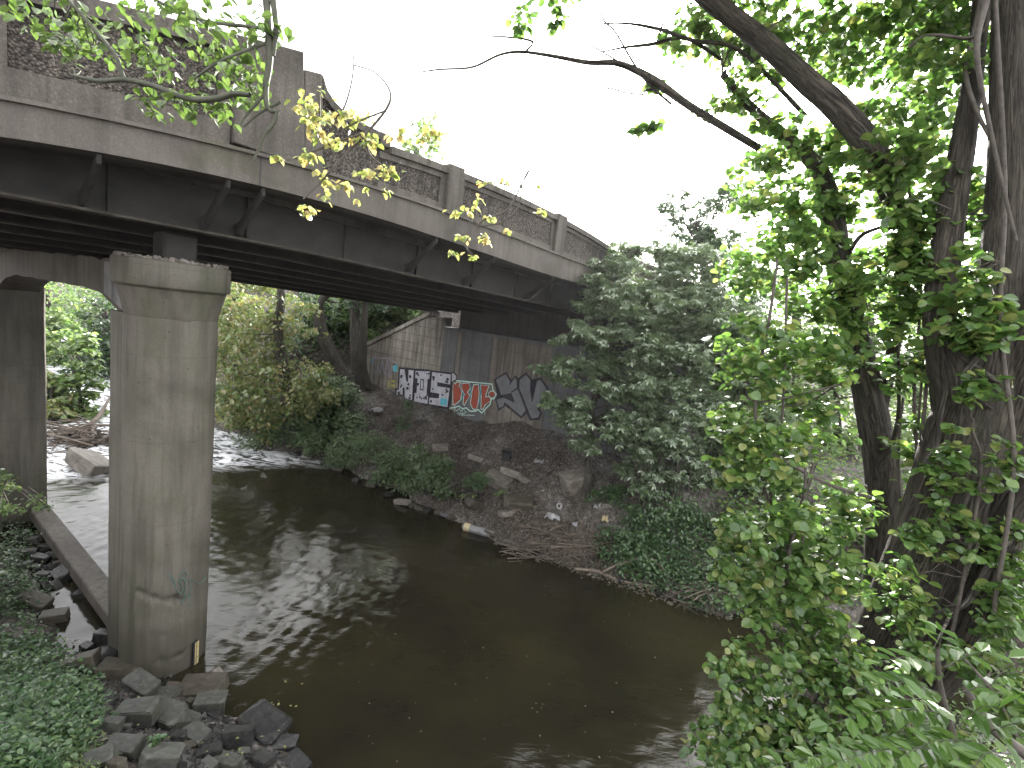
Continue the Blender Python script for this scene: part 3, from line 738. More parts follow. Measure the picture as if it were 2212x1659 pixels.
# concrete strut between the column feet
p0, p1 = atz(278, 1356, .22), atz(84, 1103, .22)
d_ = (p1 - p0) / 2; sdv = np.array([-d_[1], d_[0], 0]); sdv /= np.linalg.norm(sdv)
o = bm_obj("concrete_strut", [box_pts((p0 + p1) / 2 + np.array([0, 0, -.02]), d_ * 1.03, sdv * .17, np.array([0, 0, .13])),
                              box_pts((p0 + p1) / 2 + np.array([0, 0, -.25]), d_ * 1.03, sdv * .11, np.array([0, 0, .1]))], M['parapet'], None, bevel=.02)
P(o, "long low concrete strut lying between the feet of the two columns", "strut")

# ------------------------------------------------------------------ abutment wall (plane s = SW)
def wl(u, v, off=0.0):                # pixel -> point on the wall plane, off in front of it
    r = ray(u, v); t = (SW - off) / (r @ dS); return r * t + np.array([0, 0, H])
def wD(u, v):
    p = wl(u, v); return float(p @ dD), float(p[2])
abut = empty("abutment_wall", B(SW, 10, 1.6), "graffiti covered concrete abutment wall under the far bridge end", "wall")
D_tip, z_tip = wD(789, 751); D_top, z_top = wD(930, 680); D_ab, z_ab = wD(956, 705)
D_end = 5.6
def wbox(poly, t=.5, off=0.0): return prism([B(SW - off, D, z) for D, z in poly], dS * t)
def clip_top(poly, f):               # clip polygon (D,z) below line z = f(D)
    out = []
    for (a, b) in zip(poly, poly[1:] + poly[:1]):
        fa, fb = f(a[0]) - a[1], f(b[0]) - b[1]
        if fa >= 0: out.append(a)
        if fa * fb < 0: k = fa / (fa - fb); out.append((a[0] + k * (b[0] - a[0]), a[1] + k * (b[1] - a[1])))
    return out
wing = lambda D: z_top + (z_tip - z_top) * (D - D_top) / (D_tip - D_top) if D > D_top else 1e3
D_wing = wD(955, 760)[0]
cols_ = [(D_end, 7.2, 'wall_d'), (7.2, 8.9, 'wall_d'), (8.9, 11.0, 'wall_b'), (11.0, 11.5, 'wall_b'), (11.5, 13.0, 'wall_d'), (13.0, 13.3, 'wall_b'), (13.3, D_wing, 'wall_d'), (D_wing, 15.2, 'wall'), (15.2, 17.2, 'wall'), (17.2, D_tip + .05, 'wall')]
g_ = .011
bm_obj("wall_core", [wbox([(D_end, .8), (D_ab, .8), (D_ab, z_ab - .03), (D_end, z_ab - .03)], .5, -.03),
                     wbox(clip_top([(D_ab, .8), (D_tip, .8), (D_tip, 9), (D_ab, 9)], lambda D: wing(max(D, D_top + 1e-3)) - .03), .45, -.03)], M['wall_d'], abut)
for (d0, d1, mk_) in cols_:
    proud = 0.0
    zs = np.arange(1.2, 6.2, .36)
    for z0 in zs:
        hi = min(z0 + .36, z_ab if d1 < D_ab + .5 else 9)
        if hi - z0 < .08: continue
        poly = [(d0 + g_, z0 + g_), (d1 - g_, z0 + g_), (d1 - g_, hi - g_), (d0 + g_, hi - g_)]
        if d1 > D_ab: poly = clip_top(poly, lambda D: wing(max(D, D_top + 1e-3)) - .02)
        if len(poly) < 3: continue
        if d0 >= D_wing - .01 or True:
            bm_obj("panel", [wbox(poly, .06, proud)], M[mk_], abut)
# sloped coping of the wing, head block, back wall and seat
sl = np.array([D_tip - D_top, z_tip - z_top]); 
bm_obj("coping", [wbox([(D_top - .02, z_top - .02), (D_top - .02, z_top + .16), (D_tip + .12, z_tip + .14), (D_tip + .12, z_tip - .04)], .55, .07)], M['wall'], abut, bevel=.01)
bm_obj("seat", [wbox([(D_end, z_ab - .1), (D_ab - .02, z_ab - .1), (D_ab - .02, z_ab), (D_end, z_ab)], .95, .03)], M['wall_d'], abut)
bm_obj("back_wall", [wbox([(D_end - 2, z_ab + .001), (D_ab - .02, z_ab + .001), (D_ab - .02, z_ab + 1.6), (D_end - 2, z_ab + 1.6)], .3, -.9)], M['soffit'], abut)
# near wing wall beyond the bridge, mostly behind the maple
bm_obj("near_wing", [wbox([(D_end - .01, .8), (D_end - .01, 6.2), (4.3, 4.6), (4.3, .8)], .5, 0)], M['wall_d'], abut)

# graffiti: polygons traced as the painted shapes lie on the wall
def Z(x, y): return ((x / 3.687 + 880) * .8641, (y / 3.687 + 740) * .8641)
def paint(name, polys, mat, off, label=None):
    parts = []
    for pl in polys:
        p3 = [wl(*Z(x, y), off) for x, y in pl]; parts.append(prism(p3, dS * .003))
    o = bm_obj(name, parts, mat, abut)
    if label: o['label'] = label
    return o
def outline(polys, wd, mat, off, closed=True, name="outline"):
    parts = []
    for pl in polys:
        p3 = [wl(*Z(x, y), off) for x, y in pl]; k = len(p3)
        for i in range(k if closed else k - 1):
            a_, b2 = p3[i], p3[(i + 1) % k]; d = b2 - a_; L = np.linalg.norm(d)
            if L < 1e-4: continue
            d /= L; nn = np.cross(d, dS); nn /= np.linalg.norm(nn); jit = dS * (.0004 * (len(parts) % 5))
            e = d * wd * .45
            parts.append(prism([a_ - e - nn * wd / 2 + jit, b2 + e - nn * wd / 2 + jit, b2 + e + nn * wd / 2 + jit, a_ - e + nn * wd / 2 + jit], dS * .002))
    return bm_obj(name, parts, mat, abut)
Nl = [(440, 668), (487, 672), (503, 780), (513, 785), (517, 676), (572, 682), (556, 965), (482, 948), (480, 850), (470, 850), (470, 945), (402, 930), (408, 862), (428, 858)]
Ol = [(582, 685), (722, 690), (716, 770), (700, 770), (690, 915), (704, 918), (698, 1000), (568, 975), (572, 890), (590, 888), (600, 765), (578, 762)]
Oh = [(634, 770), (658, 772), (654, 866), (628, 862)]
Sl = [(735, 695), (914, 718), (908, 822), (790, 800), (788, 826), (906, 845), (882, 1030), (704, 1000), (710, 930), (796, 938), (800, 905), (718, 890), (726, 790)]
Sb = [(916, 705), (940, 708), (965, 735), (962, 770), (915, 800)]
paint("graffiti_shadow", [[(430, 655), (580, 668), (700, 675), (740, 685), (925, 708), (896, 1048), (700, 1016), (560, 988), (396, 945), (398, 850), (420, 850)]], M['paint_black'], .012)
paint("graffiti_letter", [Nl], M['paint_white'], .016, "white block letter N with black spots")
paint("graffiti_letter", [Ol], M['paint_white'], .016, "white block letter O with black spots")
paint("graffiti_letter", [Sl], M['paint_white'], .016, "white block letter S with black spots")
paint("graffiti_letter", [Sb], M['paint_white'], .014)
outline([Nl, Ol, Oh, Sl, Sb], .05, M['paint_black'], .0215)
spots = []
for x, y, r_ in ((455, 740, 13), (448, 750, 8), (535, 742, 14), (455, 825, 9), (446, 838, 8), (520, 815, 12), (510, 850, 14), (432, 893, 12), (535, 915, 9), (532, 940, 11), (600, 715, 13), (612, 730, 8), (708, 715, 9), (690, 718, 7), (607, 815, 13), (598, 935, 8), (625, 932, 9), (640, 945, 8), (664, 942, 10), (680, 930, 12), (682, 948, 10), (750, 752, 15), (752, 772, 9), (820, 730, 9), (880, 768, 14), (866, 790, 10), (880, 795, 9), (745, 858, 8), (868, 862, 10), (880, 878, 10), (868, 885, 9), (832, 912, 9), (728, 970, 12)):
    spots.append([(x + r_ * math.cos(t) * (.85 + .25 * math.sin(3 * t + x)), y + r_ * math.sin(t) * 1.1) for t in np.linspace(0, 6.28, 10, endpoint=False)])
paint("paint_spots", spots, M['paint_black'], .0205)
paint("paint_spots", [[(818, 940), (880, 950), (872, 1010), (812, 1000)]], M['paint_teal'], .0205)
outline([[(755, 985), (765, 960), (785, 975), (775, 1000), (800, 965)]], .02, M['paint_lilac'], .0205, False)
# red lettering with mint outline
Rl = [[(935, 790), (950, 812), (968, 790), (1002, 800), (985, 830), (1015, 870), (1000, 960), (945, 1005), (930, 1000), (928, 880)],
      [(1015, 805), (1080, 800), (1092, 850), (1065, 885), (1085, 915), (1060, 960), (1035, 1010), (1022, 990), (1032, 900), (1012, 860)],
      [(1105, 880), (1120, 818), (1165, 815), (1172, 900), (1160, 1000), (1140, 1048), (1112, 1040), (1090, 990), (1100, 930)],
      [(1185, 820), (1262, 830), (1240, 890), (1232, 930), (1268, 925), (1280, 960), (1230, 1000), (1205, 1048), (1188, 1040), (1190, 930)]]
outline([[(915, 775), (1290, 812), (1300, 870), (1330, 905), (1310, 945), (1285, 950), (1270, 1000), (1240, 1030), (1195, 1078), (1160, 1045), (1140, 1060), (1090, 1062), (1050, 1030), (1020, 1040), (985, 1015), (930, 1030), (885, 1035), (895, 900)]], .045, M['paint_mint'], .0115)
paint("graffiti_letter", [Rl[0]], M['paint_red'], .016, "red letter E in the mint outlined tag")
paint("graffiti_letter", [Rl[1]], M['paint_red'], .016, "red letter R in the mint outlined tag")
paint("graffiti_letter", [Rl[2]], M['paint_red'], .016, "red letter A in the mint outlined tag")
paint("graffiti_letter", [Rl[3]], M['paint_red'], .016, "red letter L in the mint outlined tag")
outline(Rl, .03, M['paint_mint'], .0175)
outline([[(1000, 870), (1040, 905), (1000, 960)], [(1085, 815), (1095, 880), (1090, 930)], [(1180, 820), (1190, 900), (1165, 990)]], .03, M['paint_teal'], .0205, False)
paint("paint_spots", [[(1290 + 26 * math.cos(t), 905 + 24 * math.sin(t)) for t in np.linspace(0, 6.28, 14, endpoint=False)]], M['paint_red'], .0172)
outline([[(1290 + 33 * math.cos(t), 908 + 32 * math.sin(t)) for t in np.linspace(0, 6.28, 16, endpoint=False)]], .025, M['paint_mint'], .021)
outline([[(950, 1040), (965, 1060), (990, 1035), (1000, 1065), (1025, 1040), (1050, 1070), (1030, 1085), (975, 1080)], [(945, 1020), (944, 1090)], [(1018, 1060), (1018, 1105)], [(1225, 1040), (1222, 1095)], [(880, 1075), (960, 1095), (1130, 1100)]], .018, M['paint_mint'], .012, False)
# grey angular lettering
Gs = [(1320, 770), (1418, 712), (1462, 790), (1455, 810), (1500, 742), (1522, 770), (1525, 850), (1470, 885), (1530, 850), (1606, 1055), (1560, 1115), (1405, 985), (1400, 1020), (1352, 1040), (1330, 950), (1395, 930), (1492, 975), (1468, 900), (1370, 920), (1348, 850)]
Gv = [(1540, 770), (1604, 718), (1650, 775), (1645, 850), (1660, 970), (1700, 780), (1735, 765), (1800, 850), (1760, 940), (1710, 1030), (1738, 1080), (1720, 1125), (1650, 1135), (1570, 930), (1535, 850)]
paint("graffiti_shadow", [[(1308, 770), (1418, 700), (1470, 775), (1502, 728), (1530, 758), (1606, 704), (1660, 770), (1738, 750), (1815, 850), (1765, 960), (1725, 1030), (1752, 1080), (1725, 1140), (1640, 1148), (1610, 1080), (1560, 1130), (1410, 1010), (1350, 1065), (1315, 945), (1335, 910)]], M['paint_black'], .0125)
paint("graffiti_letter", [Gs], M['paint_grey'], .016, "grey angular letter S with black edges")
paint("graffiti_letter", [Gv], M['paint_grey'], .016, "grey angular letter V with black edges")
outline([Gs, Gv], .045, M['paint_black'], .0205)
# faint tags at the wing end
outline([[(200, 580), (190, 660), (215, 720), (240, 660), (255, 720), (280, 600), (300, 730), (325, 590), (345, 740), (370, 640), (400, 720)], [(195, 570), (330, 575), (410, 620)]], .045, M['paint_lilac'], .012, False, "graffiti")
paint("paint_spots", [[(382, 640), (420, 635), (415, 700), (378, 690)], [(185, 575), (196, 575), (192, 630), (183, 630)]], M['paint_teal'], .012)
paint("paint_spots", [[(335, 780), (352, 775), (348, 850), (330, 845)], [(362, 770), (400, 780), (395, 800), (360, 792)], [(360, 810), (398, 815), (395, 845), (362, 838)]], M['paint_yellow'], .012)
outline([[(1760, 1040), (1800, 1090), (1840, 1030), (1850, 1120)], [(1780, 1120), (1840, 1060)]], .04, M['paint_green'], .012, False, "graffiti")

# ------------------------------------------------------------------ vegetation helpers
def clumps(ells, n, r, clump=30, spread=0.13, shell=0.35):
    """leaf positions in clumps spread through ellipsoids (u, v, ru, rv, y, dy) given at their place in the view"""
    vol = np.array([e[2] * e[3] for e in ells], float); cnt = np.maximum(1, (n * vol / vol.sum()).astype(int)); out = []
    for e, k in zip(ells, cnt):
        u, v, ru, rv, y, dy = e; m = max(2, k // clump)
        d = r.normal(size=(m, 3)); d /= np.linalg.norm(d, axis=1)[:, None]
        d *= (shell + (1 - shell) * r.uniform(0, 1, m) ** 0.5)[:, None]
        c = at(u, v, y); sc = np.array([ru * y / FPX, dy, rv * y / FPX])
        cen = c + d * sc
        idx = r.integers(0, m, k)
        sp = spread * sc.mean() * np.array([1.25, 1.25, .7])
        out.append(cen[idx] + r.normal(size=(k, 3)) * sp)
    return np.concatenate(out)

def twigs(name, start, ends, r0, mat, parent, r, sag=0.08, sides=5):
    a = Acc(); start = np.asarray(start, float)
    for e in ends:
        s = start[np.argmin(np.linalg.norm(start - e, axis=1) + .6 * np.maximum(start[:, 2] - e[2], 0))]
        L = np.linalg.norm(e - s); k = 5; t = np.linspace(0, 1, k)[:, None]
        p = s * (1 - t) + e * t; p[1:-1] += r.normal(0, .07 * L, (k - 2, 3)); p[:, 2] += sag * L * np.sin(np.pi * t[:, 0])
        q = spline(p, 9); a.tube(q, np.linspace(r0, r0 * .22, 9), sides)
    return P(a.obj(name, mat, parent), kind='stuff')

def px_path(pts, rscale=1.0):
    """rows (u, v, y, width in reference pixels) -> x,y,z,radius"""
    return np.array([[*at(u, v, y), w_ * y / FPX / 2 * rscale] for u, v, y, w_ in pts])

def make_tree(name, label, base, trunk, ells, n, size, mat, bark, seed, tpl=T_OV, group=None, droop=.5, tilt=.5, nb=16, clump=30, spread=.13, br=.035, cat="tree", shell=.35):
    r = np.random.default_rng(seed)
    t = empty(name, base, label, cat, group)
    tp = px_path(trunk)
    limb("trunk", tp, M[bark], t, 12, seed=seed)
    pos = clumps(ells, n, r, clump, spread, shell)
    sp = spline(tp, 24)[8:, :3]
    twigs("branch", sp, pos[r.integers(0, len(pos), nb)], br, M[bark], t, r)
    leaf_cloud("crown", pos, size, M[mat], t, tpl, r, droop, tilt)
    return t

# ---------------------------------------------------- trees beyond the bridge
make_tree("tree", "ivy clad bank tree with turning leaves and pale bare foot at the water", gpt(628, 968), [(632, 972, 17.6, 34), (622, 900, 17.6, 30), (612, 800, 17.6, 24), (600, 710, 17.6, 20), (608, 640, 17.7, 16), (590, 560, 17.8, 12)],
          [(560, 760, 80, 70, 18, 1.2), (530, 850, 70, 70, 17.6, 1.2), (640, 840, 80, 70, 17.3, .8), (600, 680, 90, 60, 18.3, 1.2), (500, 690, 50, 80, 19, 1.2), (560, 910, 70, 40, 17.4, .8), (690, 830, 45, 50, 17.5, .7)], 9000, .155, 'leaf_autumn', 'bark_mid', 11, br=.03, droop=.7)
make_tree("tree", "orange tinged tree standing behind the ivy clad bank tree, close to the round column", gpt(520, 920), [(522, 925, 20.5, 18), (515, 800, 20.5, 16), (500, 650, 20.6, 12)],
          [(505, 720, 60, 110, 20.5, 1), (480, 820, 40, 90, 20.5, 1), (540, 640, 60, 50, 21, 1)], 3500, .17, 'leaf_autumn', 'bark_dark', 12)
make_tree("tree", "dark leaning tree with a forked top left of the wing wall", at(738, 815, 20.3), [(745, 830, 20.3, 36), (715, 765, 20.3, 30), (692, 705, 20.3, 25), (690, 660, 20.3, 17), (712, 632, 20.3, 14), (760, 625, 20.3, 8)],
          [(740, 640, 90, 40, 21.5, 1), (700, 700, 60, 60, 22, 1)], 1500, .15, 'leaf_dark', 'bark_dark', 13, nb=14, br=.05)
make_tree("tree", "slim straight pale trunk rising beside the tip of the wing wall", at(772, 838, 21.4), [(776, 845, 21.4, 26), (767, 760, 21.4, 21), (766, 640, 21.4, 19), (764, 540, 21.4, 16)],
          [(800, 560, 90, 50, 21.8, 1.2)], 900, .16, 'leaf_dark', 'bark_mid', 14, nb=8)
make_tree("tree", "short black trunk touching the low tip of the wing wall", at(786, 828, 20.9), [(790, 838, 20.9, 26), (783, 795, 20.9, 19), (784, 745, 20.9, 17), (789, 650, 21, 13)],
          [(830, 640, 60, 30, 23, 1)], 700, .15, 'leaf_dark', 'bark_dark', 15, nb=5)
make_tree("tree", "tall pale topped tree showing above the low parapet behind the bridge", (-12, 34, 4), [(900, 700, 34, 30), (895, 500, 34, 24), (900, 320, 34, 12)],
          [(905, 300, 60, 55, 34, 2), (870, 360, 60, 50, 34, 2), (900, 480, 90, 90, 34, 2)], 2600, .3, 'leaf_far', 'bark_mid', 16)
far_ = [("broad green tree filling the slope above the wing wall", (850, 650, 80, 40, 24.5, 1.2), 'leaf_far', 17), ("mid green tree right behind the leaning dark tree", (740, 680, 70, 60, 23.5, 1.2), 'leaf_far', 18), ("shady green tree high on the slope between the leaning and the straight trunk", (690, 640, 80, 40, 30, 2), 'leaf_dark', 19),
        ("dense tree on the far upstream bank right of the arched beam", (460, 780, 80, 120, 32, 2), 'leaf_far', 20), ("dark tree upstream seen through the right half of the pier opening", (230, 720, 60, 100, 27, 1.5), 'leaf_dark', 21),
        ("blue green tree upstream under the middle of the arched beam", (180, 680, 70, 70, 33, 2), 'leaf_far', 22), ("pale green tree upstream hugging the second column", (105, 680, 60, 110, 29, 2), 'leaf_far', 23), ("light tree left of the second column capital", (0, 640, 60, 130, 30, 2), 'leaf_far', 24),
        ("tree far upstream in the gap between the round column and the orange tinged tree", (400, 700, 110, 120, 40, 3), 'leaf_far', 25), ("tall tree at the end of the upstream reach", (230, 720, 130, 130, 46, 3), 'leaf_far', 26)]
for lab, e, mt, sd_ in far_:
    u, v, ru, rv, y, dy = e
    make_tree("tree", lab, (*at(u, v + rv * 1.6, y)[:2], 1.0), [(u + 6, v + rv * 1.9, y, 26), (u, v + rv * .6, y, 20), (u - 4, v - rv * .5, y, 10)], [e, (u - ru * .5, v + rv * .5, ru * .7, rv * .6, y, dy), (u + ru * .5, v + rv * .4, ru * .7, rv * .6, y - .5, dy)], 3200, .22 * (y / 26), mt, 'bark_dark', sd_, group="trees on the far side of the bridge", nb=10, br=.05)
make_tree("bush", "bright sunlit bush leaning over the upstream driftwood between the two columns", gpt(175, 940), [(185, 945, 19, 14), (175, 880, 19, 12), (160, 800, 19, 8)],
          [(150, 830, 55, 60, 19, .8), (125, 740, 40, 60, 19.5, .8), (165, 890, 60, 40, 18.7, .8), (190, 760, 30, 40, 19, .6)], 2600, .24, 'leaf_far', 'bark_mid', 27, cat="bush")
make_tree("bush", "yellowing low bush behind the driftwood next to the second column", gpt(110, 930), [(118, 935, 18, 10), (115, 890, 18, 8), (110, 850, 18, 5)],
          [(115, 890, 45, 45, 18, .8), (100, 830, 30, 40, 18.3, .8)], 1300, .19, 'leaf_autumn', 'bark_mid', 28, cat="bush")

# ---------------------------------------------------- maple and its neighbours on the far bank
mp = make_tree("maple_tree", "young maple with layered pale glinting leaves in front of the bridge end", gpt(1270, 1082), [(1268, 1092, 13.1, 20), (1272, 1000, 13.1, 16), (1280, 880, 13.1, 15), (1310, 740, 13.2, 13), (1345, 620, 13.3, 9), (1365, 545, 13.3, 4)],
          [(1300, 590, 48, 30, 13.2, .6), (1390, 570, 90, 45, 13.6, .8), (1500, 580, 70, 50, 13.8, .8), (1285, 650, 50, 24, 12.9, .6), (1370, 660, 100, 50, 13.2, 1), (1490, 670, 90, 55, 13.6, 1), (1262, 722, 58, 22, 12.7, .6), (1360, 745, 100, 40, 13, 1), (1470, 770, 90, 55, 13.3, 1),
           (1235, 800, 68, 26, 12.6, .6), (1330, 822, 90, 36, 12.8, 1), (1450, 860, 90, 55, 13.1, 1), (1222, 868, 52, 24, 12.5, .5), (1290, 905, 80, 34, 12.6, .8), (1400, 940, 90, 44, 12.9, 1), (1275, 955, 40, 18, 12.5, .5), (1470, 1000, 80, 60, 13.2, .8), (1400, 1030, 60, 30, 12.8, .7), (1535, 740, 50, 90, 13.8, .8),
           (1190, 800, 26, 12, 12.5, .3), (1215, 740, 30, 12, 12.6, .3), (1240, 690, 30, 14, 12.7, .3), (1560, 880, 50, 90, 13.6, .7)],
          23000, .165, 'leaf_maple', 'bark_mid', 31, T_PM, droop=.42, tilt=.33, nb=60, clump=42, spread=.155, br=.022, shell=.55)
make_tree("tree", "dark leafy tree behind the top of the maple, under the bright sky gap", (7.4, 17, 2), [(1560, 1150, 17, 26), (1550, 800, 17, 22), (1510, 520, 17, 12)],
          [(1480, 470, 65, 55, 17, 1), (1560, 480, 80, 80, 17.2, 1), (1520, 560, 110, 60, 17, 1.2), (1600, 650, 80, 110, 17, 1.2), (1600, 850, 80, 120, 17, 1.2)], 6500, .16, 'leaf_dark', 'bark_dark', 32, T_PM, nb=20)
make_tree("tree", "reddish tinged tree tucked between the maple and the vines", (6.6, 14.8, 1.8), [(1600, 1200, 14.8, 20), (1595, 950, 14.8, 15), (1580, 740, 14.8, 8)],
          [(1580, 700, 55, 50, 14.6, .7), (1560, 860, 60, 90, 14.8, .8), (1540, 1010, 70, 80, 14.2, .8)], 3000, .15, 'leaf_shrub', 'bark_dark', 33, T_PM, nb=14)
make_tree("tree", "bushy green tree standing between the maple and the hanging vines at the shore", gpt(1600, 1215), [(1640, 1225, 12.4, 22), (1625, 1050, 12.6, 18), (1610, 820, 13, 12)],
          [(1600, 790, 60, 90, 13.4, .7), (1640, 930, 80, 90, 13.2, .8), (1660, 1080, 100, 80, 12.7, .8), (1580, 1060, 60, 80, 12.8, .6), (1700, 1180, 80, 50, 12.2, .6)], 6500, .13, 'leaf_shrub', 'bark_dark', 35, T_PM, nb=20, tilt=.4)
r = np.random.default_rng(34)
cur = empty("creeper", gpt(1440, 1180), "dark green creeper curtain hanging down to the far bank below the maple", "creeper")
pos = clumps([(1440, 1110, 90, 60, 12.2, .6), (1380, 1180, 60, 45, 11.6, .4), (1500, 1150, 70, 80, 12.2, .6), (1420, 1225, 50, 25, 11.3, .3), (1330, 1150, 22, 14, 12, .2), (1560, 1100, 60, 110, 12.5, .7), (1520, 1240, 60, 30, 11.2, .4), (1340, 1200, 40, 22, 11.7, .3), (1600, 1260, 60, 34, 11.2, .4), (1370, 1120, 30, 40, 12.3, .3)], 8000, r, 24, .16)
st = Acc()
for k in range(40):
    u = r.uniform(1370, 1570); st.tube(spline([at(u, 960 + r.uniform(-30, 60), 12.6), at(u + r.normal(0, 8), 1080, 12.3), at(u + r.normal(0, 14), 1180 + r.uniform(-20, 40), 12.0)], 8), .008, 5)
st.obj("stem", M['twig'], cur)
leaf_cloud("foliage", pos, .085, M['leaf_ivy'], cur, T_OV, r, .8, .5)

# ---------------------------------------------------- bright woods behind the right hand trees
bg = [("bright leafed tree deep behind the split trunk", (1700, 820, 110, 130, 19, 1.5), 'leaf_far', 41), ("sunlit tree between the two dark trunks in the background", (1980, 900, 110, 130, 18, 1.5), 'leaf_far', 42), ("glowing yellow green tree at the back near the right edge", (2160, 880, 90, 190, 17, 1.5), 'leaf_far', 43),
      ("low green tree in the background below the leaning limb", (1640, 1020, 90, 120, 16, 1.2), 'leaf_vine', 44), ("background tree with shiny leaves low behind the big trunk", (1990, 1130, 110, 120, 15, 1.2), 'leaf_far', 45), ("shady background tree low at the right edge", (2180, 1200, 80, 160, 14, 1.2), 'leaf_vine', 46),
      ("thin crowned tree behind the sky gap between the trunks", (1880, 700, 110, 90, 20, 1.5), 'leaf_far', 47), ("bright background tree beside the right trunk at mid height", (2100, 660, 110, 90, 20, 1.5), 'leaf_far', 48), ("airy background tree just right of the hanging vines", (1810, 900, 120, 120, 17, 1.3), 'leaf_far', 351), ("background tree filling the gap left of the dark trunk's foot", (1850, 1060, 110, 110, 16, 1.2), 'leaf_far', 352),
      ("bright background tree between the split stems", (2080, 820, 110, 110, 18, 1.3), 'leaf_far', 353), ("background tree behind the leaning limb and the maple's right side", (1720, 660, 120, 100, 21, 1.5), 'leaf_far', 354), ("shaded background tree low behind the dark trunk", (1920, 1230, 120, 80, 14, 1.0), 'leaf_vine', 355),
      ("low shrubby tree at the back behind the hanging vines", (1780, 1080, 100, 110, 15.5, 1.2), 'leaf_vine', 49)]
for lab, e, mt, sd_ in bg:
    u, v, ru, rv, y, dy = e; b_ = at(u, v + rv * 2.0, y)
    make_tree("tree", lab, (b_[0], b_[1], 1.5), [(u + 6, max(v + rv * 1.9, 1230), y, 24), (u, v + rv * .6, y, 18), (u - 4, v - rv * .5, y, 9)], [e, (u - ru * .5, v + rv * .6, ru * .6, rv * .5, y, dy), (u + ru * .5, v + rv * .5, ru * .6, rv * .5, y - .5, dy)], 3600, .17, mt, 'bark_dark', sd_, group="trees behind the right hand trunks", nb=14, br=.04, droop=.3, tilt=.6)

# ---------------------------------------------------- big split tree on the near bank, right
r = np.random.default_rng(51)
bt = empty("split_tree", gpt(1830, 1600, y0=4.2), "large rough barked tree with split leaning stems on the near bank", "tree")
tr = px_path([(1740, 1720, 5.3, 300), (1810, 1590, 5.35, 225), (1890, 1450, 5.4, 185), (1960, 1290, 5.45, 165), (2035, 1100, 5.5, 155), (2092, 920, 5.5, 150), (2138, 740, 5.5, 108), (2162, 560, 5.5, 84), (2176, 400, 5.5, 78), (2182, 200, 5.5, 72), (2186, -40, 5.5, 64), (2190, -300, 5.5, 50)])
tr[:, 3] *= .86
limb("trunk", tr, M['bark'], bt, 40, 70, .10, 3)
limb("trunk", px_path([(2010, 1200, 5.5, 120), (2070, 1050, 5.55, 110), (2062, 900, 5.6, 80), (2040, 780, 5.6, 66), (2028, 680, 5.65, 56), (2046, 540, 5.7, 52), (2062, 420, 5.75, 46), (2085, 280, 5.8, 38), (2110, 100, 5.8, 28), (2120, -40, 5.8, 22)]), M['bark'], bt, 24, 60, .1, 4)
limb("trunk", px_path([(2105, 1150, 5.45, 70), (2165, 980, 5.4, 90), (2210, 820, 5.35, 105), (2250, 700, 5.3, 120), (2300, 560, 5.3, 100)]), M['bark'], bt, 24, 50, .1, 5)
limb("trunk", px_path([(2020, 1480, 5.2, 70), (2090, 1370, 5.1, 74), (2140, 1250, 5.0, 66), (2185, 1130, 5.0, 58), (2240, 1040, 5, 54)]), M['bark'], bt, 18, 40, .1, 6)
for i, (pts) in enumerate(([(2170, 640, 5.3, 16), (2150, 720, 5.25, 15), (2110, 770, 5.2, 14), (2075, 830, 5.2, 10), (2110, 860, 5.2, 8), (2165, 900, 5.2, 6)], [(2040, 690, 5.5, 14), (2050, 745, 5.3, 13), (2090, 780, 5.25, 12), (2160, 828, 5.2, 9)],
                          [(1995, 1010, 5.3, 16), (2022, 965, 5.4, 12), (2030, 905, 5.4, 10), (2045, 840, 5.4, 8)], [(1930, 1390, 5.1, 10), (2010, 1330, 5, 12), (2090, 1300, 4.9, 13), (2160, 1180, 4.9, 20), (2215, 1140, 4.9, 22)])):
    limb("branch", px_path(pts), M['bark_mid'], bt, 8, seed=20 + i)
ells_r = [(2080, 90, 90, 80, 6.4, .6), (1980, 60, 80, 70, 6.6, .6), (1990, 230, 60, 60, 6.5, .5), (2120, 480, 40, 70, 6, .4), (2000, 330, 60, 50, 6.4, .5), (2080, 690, 60, 60, 5.3, .4), (2150, 600, 40, 90, 5.9, .4), (2020, 560, 60, 60, 5.8, .5), (2100, -150, 200, 100, 6, .8), (1900, -250, 200, 120, 5.6, .8)]
pos = clumps(ells_r + [(1930, 330, 60, 60, 5.9, .3), (1960, 480, 60, 60, 6, .3)], 8500, r, 18, .2)
twigs("branch", spline(tr, 40)[16:, :3], pos[r.integers(0, len(pos), 26)], .014, M['twig'], bt, r)
leaf_cloud("crown", pos, .105, M['leaf_vine'], bt, T_RD, r, .5, .6)

t2 = empty("dark_tree", gpt(1905, 1300, y0=6.0), "slimmer dark tree with a long limb leaning over the creek, behind the split tree", "tree")
tr2 = px_path([(1895, 1420, 6.6, 84), (1905, 1250, 6.6, 72), (1908, 1050, 6.6, 66), (1885, 900, 6.6, 62), (1850, 740, 6.6, 52), (1818, 600, 6.6, 46), (1800, 470, 6.7, 40), (1770, 370, 6.8, 30), (1700, 300, 6.9, 24), (1630, 240, 7.0, 18), (1560, 160, 7.1, 12)])
limb("trunk", tr2, M['bark_dark'], t2, 24, 70, .1, 7)
tr3 = px_path([(1905, 880, 6.55, 30), (1935, 720, 6.4, 34), (1950, 560, 6.3, 42), (1925, 420, 6.2, 50), (1880, 318, 6.1, 60), (1800, 225, 6.1, 58), (1745, 178, 6.1, 54), (1650, 90, 6.1, 50), (1535, 0, 6.1, 46), (1440, -90, 6.1, 40), (1300, -260, 6.1, 26)])
tr3[:, 3] *= .78
limb("limb", tr3, M['bark'], t2, 20, 60, .08, 8)
